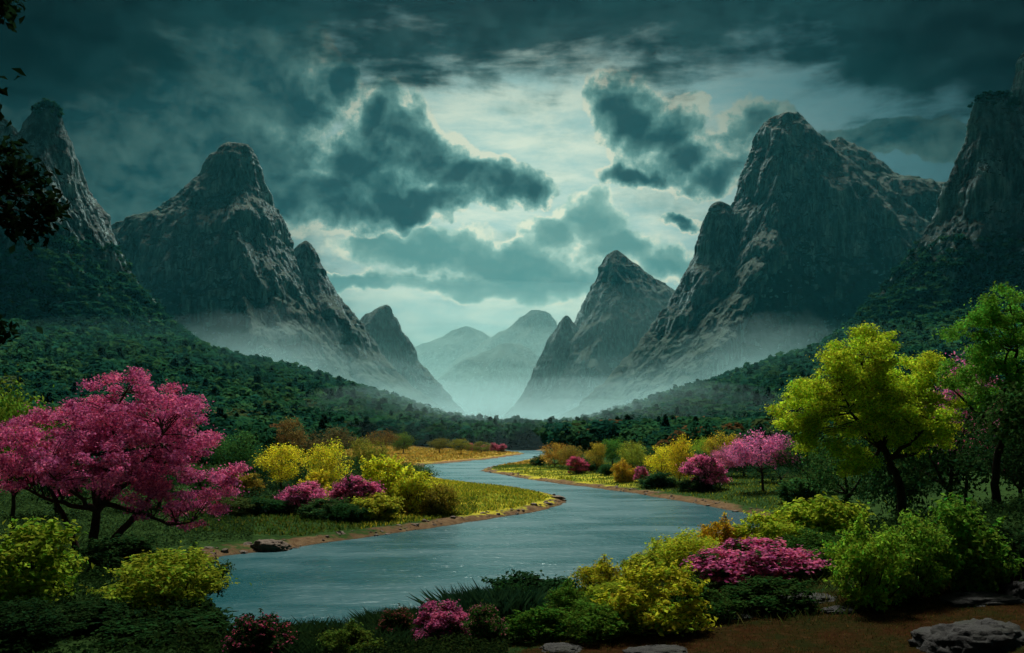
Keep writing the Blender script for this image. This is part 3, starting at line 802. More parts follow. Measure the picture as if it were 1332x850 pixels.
def put_shrub(v, px, D, top, width, colr, name, label, flower=None, group=None, rz=None, base=None, cat=None):
    if D < 0: D = ground_from_pixel(px, -D)[1]          # a negative distance is the image row of the plant's foot
    p = spot(px, D)
    h = EYE + (HY - top) / F * D - p[2]; w = width / F * D
    if h < .3: print('low shrub', label, h)
    h = max(h, .35)
    parts = [('stem', v[0], M_BARK, None), ('foliage', v[1], M_LEAF, colr)]
    if flower is not None: parts.append(('blossoms', v[2], M_BLOSSOM, flower))
    rz = (px * 53 % 628) / 100 if rz is None else rz
    return plant(name, parts, p, (w, w, h * .95), rz, label, cat or 'shrub', group)

# ------------------------------------------------------------------ the large trees near the viewer
def hero_pink():
    rs = np.random.RandomState(5)
    D = 42; p = spot(112, D)
    f = lambda px, py: np.array([(px - 112) / F * D, 0, EYE + (HY - py) / F * D - p[2]])
    def E(px, py, rx, rz, dy=0, ry=None):
        c = f(px, py); return (c[0], dy, c[2], rx / F * D, (ry or rx) / F * D, rz / F * D)
    env = [E(165, 525, 85, 48), E(215, 565, 80, 48, -.6), E(90, 560, 85, 42, .5), E(250, 615, 66, 42, -.4), E(35, 590, 70, 40, .3), E(160, 600, 95, 42, -1.6), E(110, 610, 80, 32, 1.5),
           E(235, 655, 60, 36, -1.2), E(40, 625, 60, 28, 1), E(145, 560, 80, 50, 2.0), E(10, 575, 50, 26, 0)]
    cl, ow = clumps(rs, env, 360, .28, .42)
    lv = crown(rs, cl, ow, .46, 175, .12, .50, .5, .8, .8)
    fork = f(130, 655)
    wd = skeleton(rs, (0, 0, -.2), fork, cl, .26, 8, 8)
    # a second stem leaning the other way
    rs2 = np.random.RandomState(6)
    st2 = limb(rs2, (.1, .05, -.2), f(205, 640), 12, .02, .03)
    wd = merge([wd, tube(st2, np.linspace(.24, .09, 12), 8), tube(limb(rs2, (-.05, .1, -.1), f(60, 630), 12, .02, .03), np.linspace(.2, .07, 12), 8)])
    plant('blossom_tree', [('trunk', wm('trunk', wd), M_BARK, None), ('crown', lm('crown', lv), M_BLOSSOM, PINK)], p, label='big spreading tree covered in magenta pink blossom, nearest on the river bank', cat='tree')
hero_pink()

def hero_yellow():
    rs = np.random.RandomState(9)
    D = 38; pxb = 1176; p = spot(pxb, D)
    f = lambda px, py: np.array([(px - pxb) / F * D, 0, EYE + (HY - py) / F * D - p[2]])
    def E(px, py, rx, rz, dy=0, ry=None):
        c = f(px, py); return (c[0], dy, c[2], rx / F * D, (ry or rx) / F * D, rz / F * D)
    env = [E(1115, 460, 52, 38), E(1085, 500, 58, 40, -.3), E(1045, 530, 42, 34, .2), E(1170, 495, 62, 44, .4), E(1205, 525, 44, 42, -.2), E(1130, 520, 70, 40, 1.3), E(1150, 540, 60, 34, -1.2),
           E(1075, 565, 44, 28, .3), E(1200, 565, 48, 30, .5), E(1095, 600, 34, 20, -.4), E(1140, 440, 30, 18)]
    cl, ow = clumps(rs, env, 300, .24, .40)
    lv = crown(rs, cl, ow, .40, 290, .105, .6, .5, .7, .75)
    wd = skeleton(rs, (0, 0, -.2), f(1143, 575), cl, .20, 8, 8)
    plant('leafy_tree', [('trunk', wm('trunk', wd), M_BARK, None), ('crown', lm('crown', lv), M_LEAF, (.74, .80, .05))], p, label='bright yellow-green tree with a leaning reddish trunk above the shrubs', cat='tree')
hero_yellow()

def hero_green():
    rs = np.random.RandomState(19)
    D = 34; pxb = 1300; p = spot(pxb, D)
    f = lambda px, py: np.array([(px - pxb) / F * D, 0, EYE + (HY - py) / F * D - p[2]])
    def E(px, py, rx, rz, dy=0, ry=None):
        c = f(px, py); return (c[0], dy, c[2], rx / F * D, (ry or rx) / F * D, rz / F * D)
    env = [E(1320, 410, 60, 36), E(1275, 440, 50, 32, -.2), E(1345, 450, 70, 44, .3), E(1260, 475, 36, 22), E(1310, 490, 66, 34, .8), E(1370, 510, 60, 40), E(1290, 520, 44, 20, -.6), E(1400, 440, 60, 50, 0)]
    cl, ow = clumps(rs, env, 220, .24, .42)
    lv = crown(rs, cl, ow, .33, 190, .10, .6, .5, .65, .75)
    wd = skeleton(rs, (0, 0, -.2), f(1308, 540), cl, .17, 8, 8)
    plant('leafy_tree', [('trunk', wm('trunk', wd), M_BARK, None), ('crown', lm('crown', lv), M_LEAF, (.22, .46, .05))], p, label='fresh green tree with a slim dark trunk, beside the bright yellow-green tree', cat='tree')
hero_green()

def overhang():
    """the tree whose dark twigs reach into the frame at the left edge; its trunk stands just outside"""
    rs = np.random.RandomState(23)
    D = 8.0; x0 = -6.6; p = np.array([x0, D + .3, hz(x0, D + .3)])
    g = lambda px, py, dy=0: np.array([(px - HX) / F * (D + dy), D + dy, EYE + (HY - py) / F * (D + dy)]) - p
    targets = [(8, 195), (20, 222), (45, 232), (12, 250), (60, 262), (35, 275), (22, 300), (50, 300), (0, 235), (-20, 260), (-30, 215), (2, 285), (66, 275), (-2, 430), (-12, 436), (2, 12), (-4, 20), (8, 6), (-30, 30), (-60, 10)]
    cl = np.array([g(a, b, rs.normal() * .12) for a, b in targets])
    more = [( -rs.uniform(40, 460), rs.uniform(-330, 380)) for _ in range(70)]
    cl2 = np.array([g(a, b, rs.normal() * .9) for a, b in more])
    ow = np.tile([0, 0, 1.0], (len(cl), 1))
    l1 = crown(rs, cl, ow, .15, 60, .085, .8, .2, .6, 1.0, .2)
    l2 = crown(rs, cl2, np.tile([0, 0, 1.0], (len(cl2), 1)), .42, 170, .10, .7, .3, .6, .9)
    fork = np.array([.25, 0, 3.4])
    wd = skeleton(rs, (0, 0, -.2), fork, cl2, .16, 7, 8)
    tw = []
    hub = g(-60, 255); tw.append(tube(limb(rs, fork, hub, 10, .05, .03), np.linspace(.07, .02, 10), 7))
    for c in cl[:13]: tw.append(tube(limb(rs, hub, c, 9, .06, .06), np.linspace(.013, .0025, 9), 5))
    for c in cl[13:15]: tw.append(tube(limb(rs, fork, c, 9, .06, .04), np.linspace(.02, .003, 9), 5))
    for c in cl[15:]: tw.append(tube(limb(rs, hub + np.array([-.3, 0, .6]), c, 9, .06, .04), np.linspace(.02, .003, 9), 5))
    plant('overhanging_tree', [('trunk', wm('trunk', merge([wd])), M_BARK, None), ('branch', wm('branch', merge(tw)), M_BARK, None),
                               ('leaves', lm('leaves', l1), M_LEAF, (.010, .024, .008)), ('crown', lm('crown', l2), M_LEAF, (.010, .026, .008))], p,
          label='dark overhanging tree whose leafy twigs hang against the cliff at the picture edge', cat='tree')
overhang()
# ------------------------------------------------------------------ trees and bushes along both banks
TREES = [  # variant, px, distance, top row, width, colour, name, label, material
 ('round0', 367, 126, 578, 66, YEL, 'leafy_tree', 'round golden yellow tree behind the round magenta bush on the near bank'),
 ('tall0', 427, 122, 573, 66, (.80, .66, .045), 'leafy_tree', 'tall yellow tree with a thin pale trunk between the two pink bushes'),
 ('round1', 480, 136, 569, 58, OLI, 'leafy_tree', 'olive green tree behind the brightest yellow bush'),
 ('round1', 303, 150, 561, 74, (.06, .15, .035), 'leafy_tree', 'rounded dark green tree peeking out behind the big pink tree'),
 ('round0', 380, 215, 544, 40, BRN, 'leafy_tree', 'small rust brown tree at the edge of the dark hillside forest'),
 ('spread0', 432, 230, 556, 66, (.12, .09, .035), 'leafy_tree', 'low brownish tree at the forest edge behind the tall yellow tree'),
 ('bushy0', 722, 215, 574, 38, ORA, 'leafy_tree', 'orange-brown tree closest to the river bend on the far bank'),
 ('bushy1', 742, 205, 574, 36, (.30, .20, .035), 'leafy_tree', 'olive-brown tree between the orange-brown tree and the small pink bush'),
 ('round0', 776, 190, 576, 30, (.42, .30, .035), 'leafy_tree', 'small dull gold tree just past the first pink bush on the far bank'),
 ('tall0', 798, 222, 569, 44, GRN, 'leafy_tree', 'dark green tree set back between the dull gold and lime trees'),
 ('round1', 823, 176, 574, 38, (.34, .36, .04), 'leafy_tree', 'lime green round tree above the orange bush on the far bank'),
 ('round0', 861, 152, 580, 44, YEL, 'leafy_tree', 'smaller of the two joined yellow trees on the far bank'),
 ('tall0', 886, 146, 567, 48, (.72, .52, .03), 'leafy_tree', 'taller of the two joined yellow trees, dark thin trunk showing'),
 ('round1', 911, 185, 569, 28, LIME, 'leafy_tree', 'small bright green tree between the tall yellow tree and the golden one'),
 ('spread1', 942, 172, 560, 46, (.50, .36, .035), 'leafy_tree', 'golden tree standing behind the pink trees on the far bank'),
 ('round0', 600, 330, 571, 30, (.20, .19, .035), 'leafy_tree', 'small olive tree on the far orange meadow'),
 ('bushy0', 626, 345, 573, 24, (.16, .17, .035), 'leafy_tree', 'low olive tree beside the far row of pink bushes'),
 ('round1', 572, 345, 570, 32, (.14, .13, .03), 'leafy_tree', 'brownish olive tree at the back corner of the far orange meadow'),
 ('tall0', 524, 330, 562, 36, (.10, .15, .03), 'leafy_tree', 'dark green tree at the near back edge of the orange meadow'),
 ('spread0', 497, 300, 560, 46, (.16, .10, .03), 'leafy_tree', 'rusty tree behind the olive tree at the forest edge'),
 ('spread1', 15, 60, 489, 130, (.20, .30, .03), 'leafy_tree', 'yellow-green tree at the picture edge behind the big pink tree'),
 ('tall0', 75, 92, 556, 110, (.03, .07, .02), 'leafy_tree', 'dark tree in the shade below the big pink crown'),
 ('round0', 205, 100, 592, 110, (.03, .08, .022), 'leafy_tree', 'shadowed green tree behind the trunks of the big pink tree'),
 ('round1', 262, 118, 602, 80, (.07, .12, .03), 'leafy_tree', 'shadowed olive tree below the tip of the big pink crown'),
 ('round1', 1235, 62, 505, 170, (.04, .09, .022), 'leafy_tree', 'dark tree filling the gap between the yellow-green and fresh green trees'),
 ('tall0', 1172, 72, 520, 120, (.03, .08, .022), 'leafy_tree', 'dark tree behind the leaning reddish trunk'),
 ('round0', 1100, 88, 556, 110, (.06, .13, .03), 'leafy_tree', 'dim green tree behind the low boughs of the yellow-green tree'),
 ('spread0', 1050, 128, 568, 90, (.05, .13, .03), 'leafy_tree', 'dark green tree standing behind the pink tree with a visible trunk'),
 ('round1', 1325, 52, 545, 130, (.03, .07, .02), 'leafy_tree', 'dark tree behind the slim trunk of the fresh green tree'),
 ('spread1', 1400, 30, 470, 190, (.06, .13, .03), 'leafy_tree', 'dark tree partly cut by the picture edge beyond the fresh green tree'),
]
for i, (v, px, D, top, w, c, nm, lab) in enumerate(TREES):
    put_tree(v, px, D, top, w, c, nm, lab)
put_tree('spread1', 993, 130, 559, 80, PINK, 'blossom_tree', 'pink blossoming tree with a bare dark trunk on the far bank meadow', mat=M_BLOSSOM)
put_tree('spread0', 943, 150, 580, 44, (.62, .16, .30), 'blossom_tree', 'dusky pink tree tucked behind the pink tree with a bare trunk', mat=M_BLOSSOM)
put_tree('spread0', 1256, 80, 466, 110, PINK, 'blossom_tree', 'pink blossom showing through the fresh green tree', mat=M_BLOSSOM)

BACK = [
 ('bushy0', 342, 130, 594, 70, (.03, .085, .025), 'leafy_tree', 'dark green thicket tree left of the round golden yellow tree'),
 ('bushy1', 397, 134, 588, 66, (.035, .09, .025), 'leafy_tree', 'dark thicket tree filling the gap between the two yellow trees'),
 ('bushy0', 452, 132, 590, 66, (.04, .10, .028), 'leafy_tree', 'dark thicket tree between the tall yellow tree and the olive one'),
 ('bushy1', 535, 134, 596, 60, (.06, .12, .03), 'leafy_tree', 'green thicket tree behind the yellow-green bush row'),
 ('bushy0', 735, 236, 580, 60, (.03, .08, .025), 'leafy_tree', 'dark green tree behind the orange-brown pair at the river bend'),
 ('bushy1', 843, 190, 576, 60, (.03, .085, .028), 'leafy_tree', 'dark thicket tree between the lime tree and the joined yellow trees'),
 ('bushy0', 905, 176, 584, 56, (.03, .08, .025), 'leafy_tree', 'dark thicket tree behind the broad pink bush'),
 ('bushy1', 968, 168, 574, 70, (.03, .085, .028), 'leafy_tree', 'dark thicket tree directly behind the pink tree with a bare trunk'),
 ('bushy0', 1015, 150, 584, 80, (.025, .075, .025), 'leafy_tree', 'dark thicket tree between the bare-trunked pink tree and the yellow-green tree'),
]
for (v, px, D, top, w, c, nm, lab) in BACK:
    put_tree(v, px, D, top, w, c, nm, lab.replace('left of', 'beside'))

G1 = 'low dark bushes at the foot of the near bank trees'
SHRUBS = [  # variant, px, distance, top, width, leaf colour, name, label, flower colour, group
 # near bank meadow
 (AV[0], 391, 97, 622, 60, (.05, .11, .03), 'azalea_bush', 'round magenta pink bush on the near bank, closest to the big pink tree', PINK, None),
 (AV[1], 466, 97, 614, 66, (.06, .12, .03), 'azalea_bush', 'pink bush on the near bank beside the brightest yellow bush', (.80, .20, .42), None),
 (SV[0], 502, 105, 585, 76, (.80, .74, .045), 'flowering_bush', 'brightest yellow bush on the near bank', None, None),
 (SV[1], 540, 102, 598, 72, (.66, .60, .04), 'flowering_bush', 'yellow-green bush in the row beside the meadow spit', None, None),
 (SV[2], 570, 100, 620, 54, (.34, .26, .03), 'flowering_bush', 'ochre bush at the meadow end of the bush row', None, None),
 (SV[3], 487, 93, 632, 62, (.46, .42, .04), 'flowering_bush', 'low yellow and green bush in front of the bush row', None, None),
 (SV[0], 412, 106, 605, 48, (.72, .54, .035), 'flowering_bush', 'small golden bush between the two pink bushes', None, None),
 (SV[1], 316, 116, 607, 60, (.30, .20, .03), 'flowering_bush', 'dull orange bush under the tip of the big pink crown', None, None),
 (SV[2], 300, 93, 640, 64, (.10, .13, .035), 'low_bush', 'grey-green low bush on the grass under the big pink crown', None, None),
 (SV[3], 350, 95, 640, 58, DGR, 'low_bush', 'dark green low bush beside the round magenta bush', None, None),
 (SV[0], 425, 93, 645, 66, (.06, .12, .035), 'low_bush', 'dark low bush in front of the tall yellow tree', None, None),
 (SV[2], 455, 91, 650, 54, (.04, .11, .03), 'low_bush', 'low green bush beneath the pink bush near the yellow bushes', None, None),
 # far bank
 (AV[0], 752, 186, 591, 28, (.06, .1, .03), 'azalea_bush', 'small pink bush in front of the olive-brown trees on the far bank', (.72, .14, .28), None),
 (AV[1], 835, 158, 605, 20, (.06, .1, .03), 'azalea_bush', 'tiny pink bush below the joined yellow trees', PINK, None),
 (AV[0], 919, 137, 586, 56, (.06, .1, .03), 'azalea_bush', 'broad pink bush between the yellow and pink trees on the far bank', PINK, None),
 (SV[1], 811, 160, 593, 32, (.56, .32, .03), 'flowering_bush', 'orange-gold bush below the lime tree on the far bank', None, None),
 (SV[2], 790, 178, 600, 24, DGR, 'low_bush', 'dark green bush beside the orange-gold bush', None, None),
 (SV[0], 860, 146, 612, 60, (.03, .08, .025), 'low_bush', 'dark low bush at the foot of the joined yellow trees', None, None),
 (SV[3], 905, 136, 620, 44, (.05, .09, .025), 'low_bush', 'dark low bush at the foot of the broad pink bush', None, None),
 (SV[1], 700, 225, 590, 24, DGR, 'low_bush', 'dark green bush at the river bend beside the orange-brown tree', None, None),
 (SV[2], 768, 196, 590, 34, (.05, .10, .03), 'low_bush', 'dark green bush under the small dull gold tree', None, None),
 (SV[3], 1040, 112, 606, 60, (.05, .12, .03), 'low_bush', 'dim green bush behind the pink tree with a bare trunk', None, None),
 # slopes of the viewer's rise, beyond the river edge
 (SV[0], 45, 17, 662, 155, (.36, .44, .04), 'leafy_shrub', 'yellow-green shrub at the picture edge below the big pink tree', None, None),
 (SV[2], 222, 16.5, 696, 160, (.40, .44, .04), 'leafy_shrub', 'rounded yellow-green shrub in front of the big pink tree, by the water', None, None),
 (FV, 340, -858, 793, 96, (.035, .07, .02), 'flowering_shrub', 'dark shrub dotted with small pink flowers by the near water edge', (.62, .12, .22), None),
 (SV[1], 455, -862, 803, 80, (.14, .20, .03), 'leafy_shrub', 'low olive shrub between the grass and the dark flower shrub', None, None),
 (AV[1], 570, -838, 778, 74, (.05, .12, .03), 'azalea_bush', 'small vivid pink azalea among the grass at the near water edge', PINK, None),
 (FV, 518, -836, 786, 62, (.05, .075, .02), 'flowering_shrub', 'dark reddish shrub beside the small vivid pink azalea', (.40, .10, .10), None),
 (FV, 632, -838, 782, 56, (.08, .17, .03), 'flowering_shrub', 'upright green shrub with a few pale pink tips', (.62, .24, .28), None),
 (SV[3], 705, 18.5, 724, 112, (.035, .10, .032), 'leafy_shrub', 'dark blue-green shrub standing against the water', None, None),
 (SV[0], 705, -834, 784, 96, (.12, .24, .03), 'leafy_shrub', 'mid green shrub above the rock slab', None, None),
 (SV[2], 772, -829, 776, 104, (.14, .25, .03), 'leafy_shrub', 'brighter mid green shrub next to the yellow shrubs', None, None),
 (SV[1], 740, 15.5, 750, 60, (.15, .27, .035), 'leafy_shrub', 'small fresh green shrub in front of the dark blue-green shrub', None, None),
 (SV[1], 787, 17.5, 718, 84, (.60, .52, .04), 'leafy_shrub', 'dull yellow shrub beside the dark blue-green shrub', None, None),
 (SV[0], 852, -818, 722, 132, (.66, .60, .045), 'leafy_shrub', 'large yellow-tipped shrub in front of the pink azalea', None, None),
 (SV[3], 838, 21, 700, 64, (.52, .52, .05), 'leafy_shrub', 'small lime shrub at the water edge behind the large yellow-tipped shrub', None, None),
 (SV[2], 888, 22, 678, 92, (.66, .66, .05), 'leafy_shrub', 'lime yellow shrub overlooking the water beside the orange shrub', None, None),
 (SV[1], 940, 23, 662, 66, (.74, .42, .03), 'flowering_shrub', 'orange-yellow shrub overlooking the water', None, None),
 (SV[0], 993, 23, 658, 80, (.68, .68, .05), 'leafy_shrub', 'pale yellow-green shrub beside the orange-yellow one', None, None),
 (AV[0], 972, 16.8, 697, 160, (.06, .13, .03), 'azalea_bush', 'wide pink azalea in full bloom among the yellow shrubs', (.80, .20, .42), None),
 (SV[3], 1062, 25, 622, 118, (.46, .54, .045), 'leafy_shrub', 'tall yellow-green shrub under the low boughs of the bright tree', None, None),
 (SV[2], 1055, 19, 680, 96, (.08, .17, .03), 'leafy_shrub', 'dim green shrub between the azalea and the tall yellow-green shrub', None, None),
 (SV[1], 905, -804, 752, 110, (.06, .13, .025), 'leafy_shrub', 'dark green shrub at the foot of the pink azalea, above the slab', None, None),
 (SV[0], 1005, -788, 748, 120, (.05, .11, .025), 'leafy_shrub', 'dark shrub under the pink azalea beside the bright green shrub', None, None),
 (SV[1], 1132, -787, 662, 116, (.36, .52, .045), 'leafy_shrub', 'bright green shrub rising from the reddish earth', None, None),
 (SV[2], 1185, -778, 645, 100, (.28, .44, .045), 'leafy_shrub', 'green shrub in front of the leaning reddish trunk', None, None),
 (SV[0], 1245, -768, 632, 130, (.20, .36, .04), 'leafy_shrub', 'broad green shrub behind the small upright rock', None, None),
 (SV[3], 1320, -762, 652, 120, (.03, .07, .02), 'leafy_shrub', 'dark shrub at the picture edge below the fresh green tree', None, None),
 (SV[2], 905, 19.5, 688, 96, (.62, .60, .045), 'leafy_shrub', 'yellow shrub between the large yellow-tipped shrub and the orange one', None, None),
 (SV[0], 1022, 21, 672, 92, (.50, .56, .045), 'leafy_shrub', 'lime green shrub behind the wide pink azalea', None, None),
 (SV[3], 1040, 17.5, 716, 92, (.14, .27, .035), 'leafy_shrub', 'mid green shrub beside the blooms of the wide pink azalea', None, None),
 (SV[1], 1082, 17.2, 704, 84, (.16, .30, .04), 'leafy_shrub', 'green shrub leaning against the bright green shrub on the earth', None, None),
 (SV[2], 800, 15.8, 750, 74, (.44, .48, .04), 'leafy_shrub', 'yellow-green shrub wedged beside the large yellow-tipped shrub', None, None),
 (SV[0], 668, 17.2, 752, 66, (.05, .13, .03), 'leafy_shrub', 'dark green shrub among the reeds below the dark blue-green shrub', None, None),
 (SV[1], 1090, 36, 640, 90, (.10, .2, .03), 'leafy_shrub', 'dim shrub behind the tall yellow-green shrub', None, None),
 (SV[1], 120, 14.5, 778, 130, (.03, .07, .02), 'leafy_shrub', 'dark leafy shrub between the two yellow-green shrubs', None, None),
 (SV[2], 10, 13.5, 770, 150, (.025, .06, .018), 'leafy_shrub', 'dark leafy shrub in the bottom corner below the yellow-green shrub', None, None),
 (SV[3], 215, 13.6, 800, 150, (.03, .075, .02), 'leafy_shrub', 'dark shrub in front of the rounded yellow-green shrub', None, None),
 (SV[0], 160, 24, 690, 110, (.04, .09, .025), 'leafy_shrub', 'dark shrub at the foot of the big pink tree', None, None),
 (SV[1], 255, 26, 700, 80, (.05, .10, .025), 'leafy_shrub', 'dark green shrub behind the rounded yellow-green shrub', None, None),
]
for (v, px, D, top, w, c, nm, lab, fc, grp) in SHRUBS:
    put_shrub(v, px, D, top, w, c, nm, lab, fc, grp)
GP = 'row of pink bushes on the far meadow'
for i, px in enumerate((612, 622, 632, 642, 652)):
    put_shrub(AV[i % 2], px, 372 + 6 * (i % 2), 575 + (i % 3), 13, (.07, .1, .03), 'azalea_bush', 'one of the hazy pink bushes lining the back of the far orange meadow', (.60, .16, .26), GP)

# ------------------------------------------------------------------ rocks
def rock_material(name, a, b_, moss):
    m, t, b, o = material(name)
    P = node(t, 'ShaderNodeTexCoord').outputs['Object']
    n1 = noise(t, P, 2.2, 8, .7); n2 = noise(t, P, 11, 6, .7)
    ge = node(t, 'ShaderNodeNewGeometry'); sp = node(t, 'ShaderNodeSeparateXYZ'); t.links.new(ge.outputs['Normal'], sp.inputs[0])
    c = mixc(t, n1.step(.35, .65), a, b_); c = mixc(t, n2.step(.5, .7) * .7, c, (.03, .03, .028))
    c = mixc(t, ((n1 - .5) * 2 + S(t, sp.outputs[2]) * .5).step(.45, .7) * .7, c, moss)
    t.links.new(c, b.inputs['Base Color']); b.inputs['Roughness'].default_value = .85
    bp = node(t, 'ShaderNodeBump'); bp.inputs['Distance'].default_value = .10; t.links.new((n1 * .55 + n2 * .45).k, bp.inputs['Height']); t.links.new(bp.outputs[0], b.inputs['Normal'])
    return m
M_ROCKG = rock_material('grey rock', (.014, .014, .013), (.048, .046, .041), (.012, .017, .006))
M_ROCKB = rock_material('brown rock', (.08, .05, .03), (.17, .11, .07), (.05, .04, .02))

def rock(px, D, w, h, dep, seed, mat, label, sink=.3, name='rock', rz=0.0, strata=.0):
    nu, nv = 80, 44
    u = np.linspace(0, 2 * PI, nu, endpoint=False); v = np.linspace(0, PI, nv)
    U, Vv = np.meshgrid(u, v)
    d = np.stack([np.cos(U) * np.sin(Vv), np.sin(U) * np.sin(Vv), np.cos(Vv)], -1)
    k = 1 + .30 * fbm(d[..., 0] * 1.3 + seed, d[..., 1] * 1.3, d[..., 2] * 1.3, 2) + .16 * ridged(d[..., 0] * 2.2, d[..., 1] * 2.2 + seed, d[..., 2] * 2.2, 3) + .07 * fbm(d[..., 0] * 7, d[..., 1] * 7, d[..., 2] * 7 + seed, 4) - .05 * np.clip(ridged(d[..., 0] * 3.4 + seed, d[..., 1] * 3.4, d[..., 2] * 3.4, 2) - .35, 0, 1) * 2
    q = np.sign(d) * np.abs(d) ** .8
    V = q * k[..., None] * np.array([w / 2, dep / 2, h])
    if strata: V[..., 2] = V[..., 2] * (1 - strata) + strata * np.round(V[..., 2] / (h * .22)) * h * .22
    p = spot(px, D); V[..., 2] -= h * sink * .5
    i = np.arange(nv - 1)[:, None] * nu; j = np.arange(nu)[None, :]; j2 = (j + 1) % nu
    Q = np.stack([i + j, i + nu + j, i + nu + j2, i + j2], -1).reshape(-1, 4)
    o = link(name, mesh_np('rock', V.reshape(-1, 3), Q, smooth_shade=True), mat, None, p); o.rotation_euler = (0, 0, rz)
    return tag(o, label, 'rock')
x, y, z = ground_from_pixel(352, 716)
rock(352, y, 3.0, .95, 2.0, 1.0, M_ROCKB, 'rounded brown rock at the waterline below the near meadow', .5)
rock(1193, 15.3, .50, .42, .4, 2.0, M_ROCKG, 'small upright grey rock at the foot of the broad green shrub', .3)
rock(1270, 11.7, 1.5, .27, 1.0, 3.3, M_ROCKG, 'big layered grey boulder in the bottom corner on the reddish earth', .5, rz=.3, strata=.35)
rock(1275, 14.0, 1.2, .15, .8, 4.1, M_ROCKG, 'flat grey slab lying behind the big layered boulder', .6, 'rock_slab', .2)
rock(1335, 14.2, .55, .30, .5, 4.8, M_ROCKG, 'small grey rock at the picture edge beside the flat slab', .5)
rock(1035, 14.7, 1.35, .12, .9, 5.2, M_ROCKG, 'long pale grey slab at the edge of the reddish earth under the shrubs', .7, 'rock_slab', .15)
rock(950, 14.0, .8, .07, .6, 6.0, M_ROCKG, 'thin slab beside the long pale slab, half sunk in the earth', .8, 'rock_slab')
rock(860, 12.0, .85, .08, .6, 7.1, M_ROCKG, 'low flat slab at the bottom edge in the middle of the earth', .8, 'rock_slab')
rock(730, 12.2, .55, .07, .5, 8.4, M_ROCKG, 'small flat slab at the earth edge below the mid green shrub', .7, 'rock_slab')
rock(1020, 14.0, .36, .07, .3, 9.0, M_ROCKG, 'flat stone lying alone in the thin grass of the earth', .6)
rock(1090, 13.8, .5, .09, .35, 9.7, M_ROCKG, 'half buried stone closest to the big layered boulder', .6)

# ------------------------------------------------------------------ grass, reeds, undergrowth
def blades(rs, X, Y, Z, hgt, wid, lean=.35):
    n = len(X); a = rs.uniform(0, 2 * PI, n); h = hgt * rs.uniform(.5, 1.25, n); w = wid * rs.uniform(.7, 1.3, n)
    b = np.stack([X, Y, Z - .02], -1); s = np.stack([np.cos(a), np.sin(a), 0 * a], -1) * w[:, None]
    l = np.stack([rs.normal(size=n) * lean * h, rs.normal(size=n) * lean * h, h], -1)
    V = np.stack([b - s * .5, b + s * .5, b + l * .6 + s * .3, b + l * np.array([1.25, 1.25, 1])], 1).reshape(-1, 3)
    return V, np.arange(n * 4).reshape(-1, 4)

def tints(rs, n, cols):
    cols = np.array(cols); c = cols[rs.randint(0, len(cols), n)] * rs.uniform(.65, 1.3, (n, 1))
    return np.concatenate([c, np.ones((n, 1))], 1)

def scatter_px(rs, n, x0, x1, y0, y1):
    """points over a patch of ground between two bearings and two distances, even over the ground"""
    px = rs.uniform(x0, x1, n); y = np.sqrt(rs.uniform(y0 * y0, y1 * y1, n)); x = (px - HX) / F * y
    s = shore(x, y); return x, y, s, height(x, y, s)

def grass_field(name, label, specs, seed):
    rs = np.random.RandomState(seed); Vs, Ts = [], []
    for (n, x0, x1, y0, y1, smin, smax, h, w, cols) in specs:
        x, y, s, z = scatter_px(rs, n, x0, x1, y0, y1); k = (s > smin) & (s < smax)
        k &= fbm(x / 5, y / 5, 3.3, 3) + rs.uniform(-.5, .5, n) > -.22
        V, Q = blades(rs, x[k], y[k], z[k], h, w); Vs.append(V); Ts.append(tints(rs, k.sum(), cols))
    V = np.concatenate(Vs); T = np.concatenate(Ts)
    tag(link(name, mesh_np(name, V, np.arange(len(V)).reshape(-1, 4), face_attr={'tint': T}), M_FOREST), label, 'grass', kind='stuff')
YG = [(.44, .38, .03), (.36, .38, .03), (.24, .30, .025), (.50, .40, .04), (.16, .24, .02)]
GG = [(.06, .12, .016), (.09, .14, .02), (.045, .10, .014), (.14, .14, .02)]
grass_field('grass', 'short yellow-green grass on the river meadows', [
    (42000, 470, 745, 84, 175, 2.4, 400, .34, .16, YG), (22000, 240, 620, 80, 118, 2.6, 400, .34, .16, GG), (60000, 600, 1060, 105, 240, 2.6, 60, .34, .15, YG[1:3] + GG + GG),
    (26000, 430, 690, 240, 430, 3, 200, .5, .5, [(.36, .20, .03), (.28, .20, .03), (.40, .30, .06), (.20, .18, .03)])], 61)
grass_field('thin_grass', 'thin brownish grass on the reddish earth', [(90000, 560, 1400, 10.5, 20, 4, 400, .055, .011, [(.14, .10, .025), (.08, .10, .02), (.18, .09, .025), (.05, .07, .015)])], 62)
grass_field('reeds', 'dark green reedy grass by the near water edge', [(7000, 350, 540, 12, 15.5, 1, 400, .30, .016, [(.018, .05, .018), (.03, .07, .02)]), (8000, 590, 690, 15.5, 20, 1, 400, .60, .020, [(.018, .06, .028), (.03, .08, .03)]),
    (9000, 640, 1120, 13.2, 22, 2, 400, .20, .009, [(.05, .09, .02), (.09, .12, .025), (.16, .15, .04), (.03, .06, .015)]), (6000, 480, 600, 14.4, 18, 1, 400, .36, .018, [(.02, .055, .02), (.03, .07, .02)])], 63)

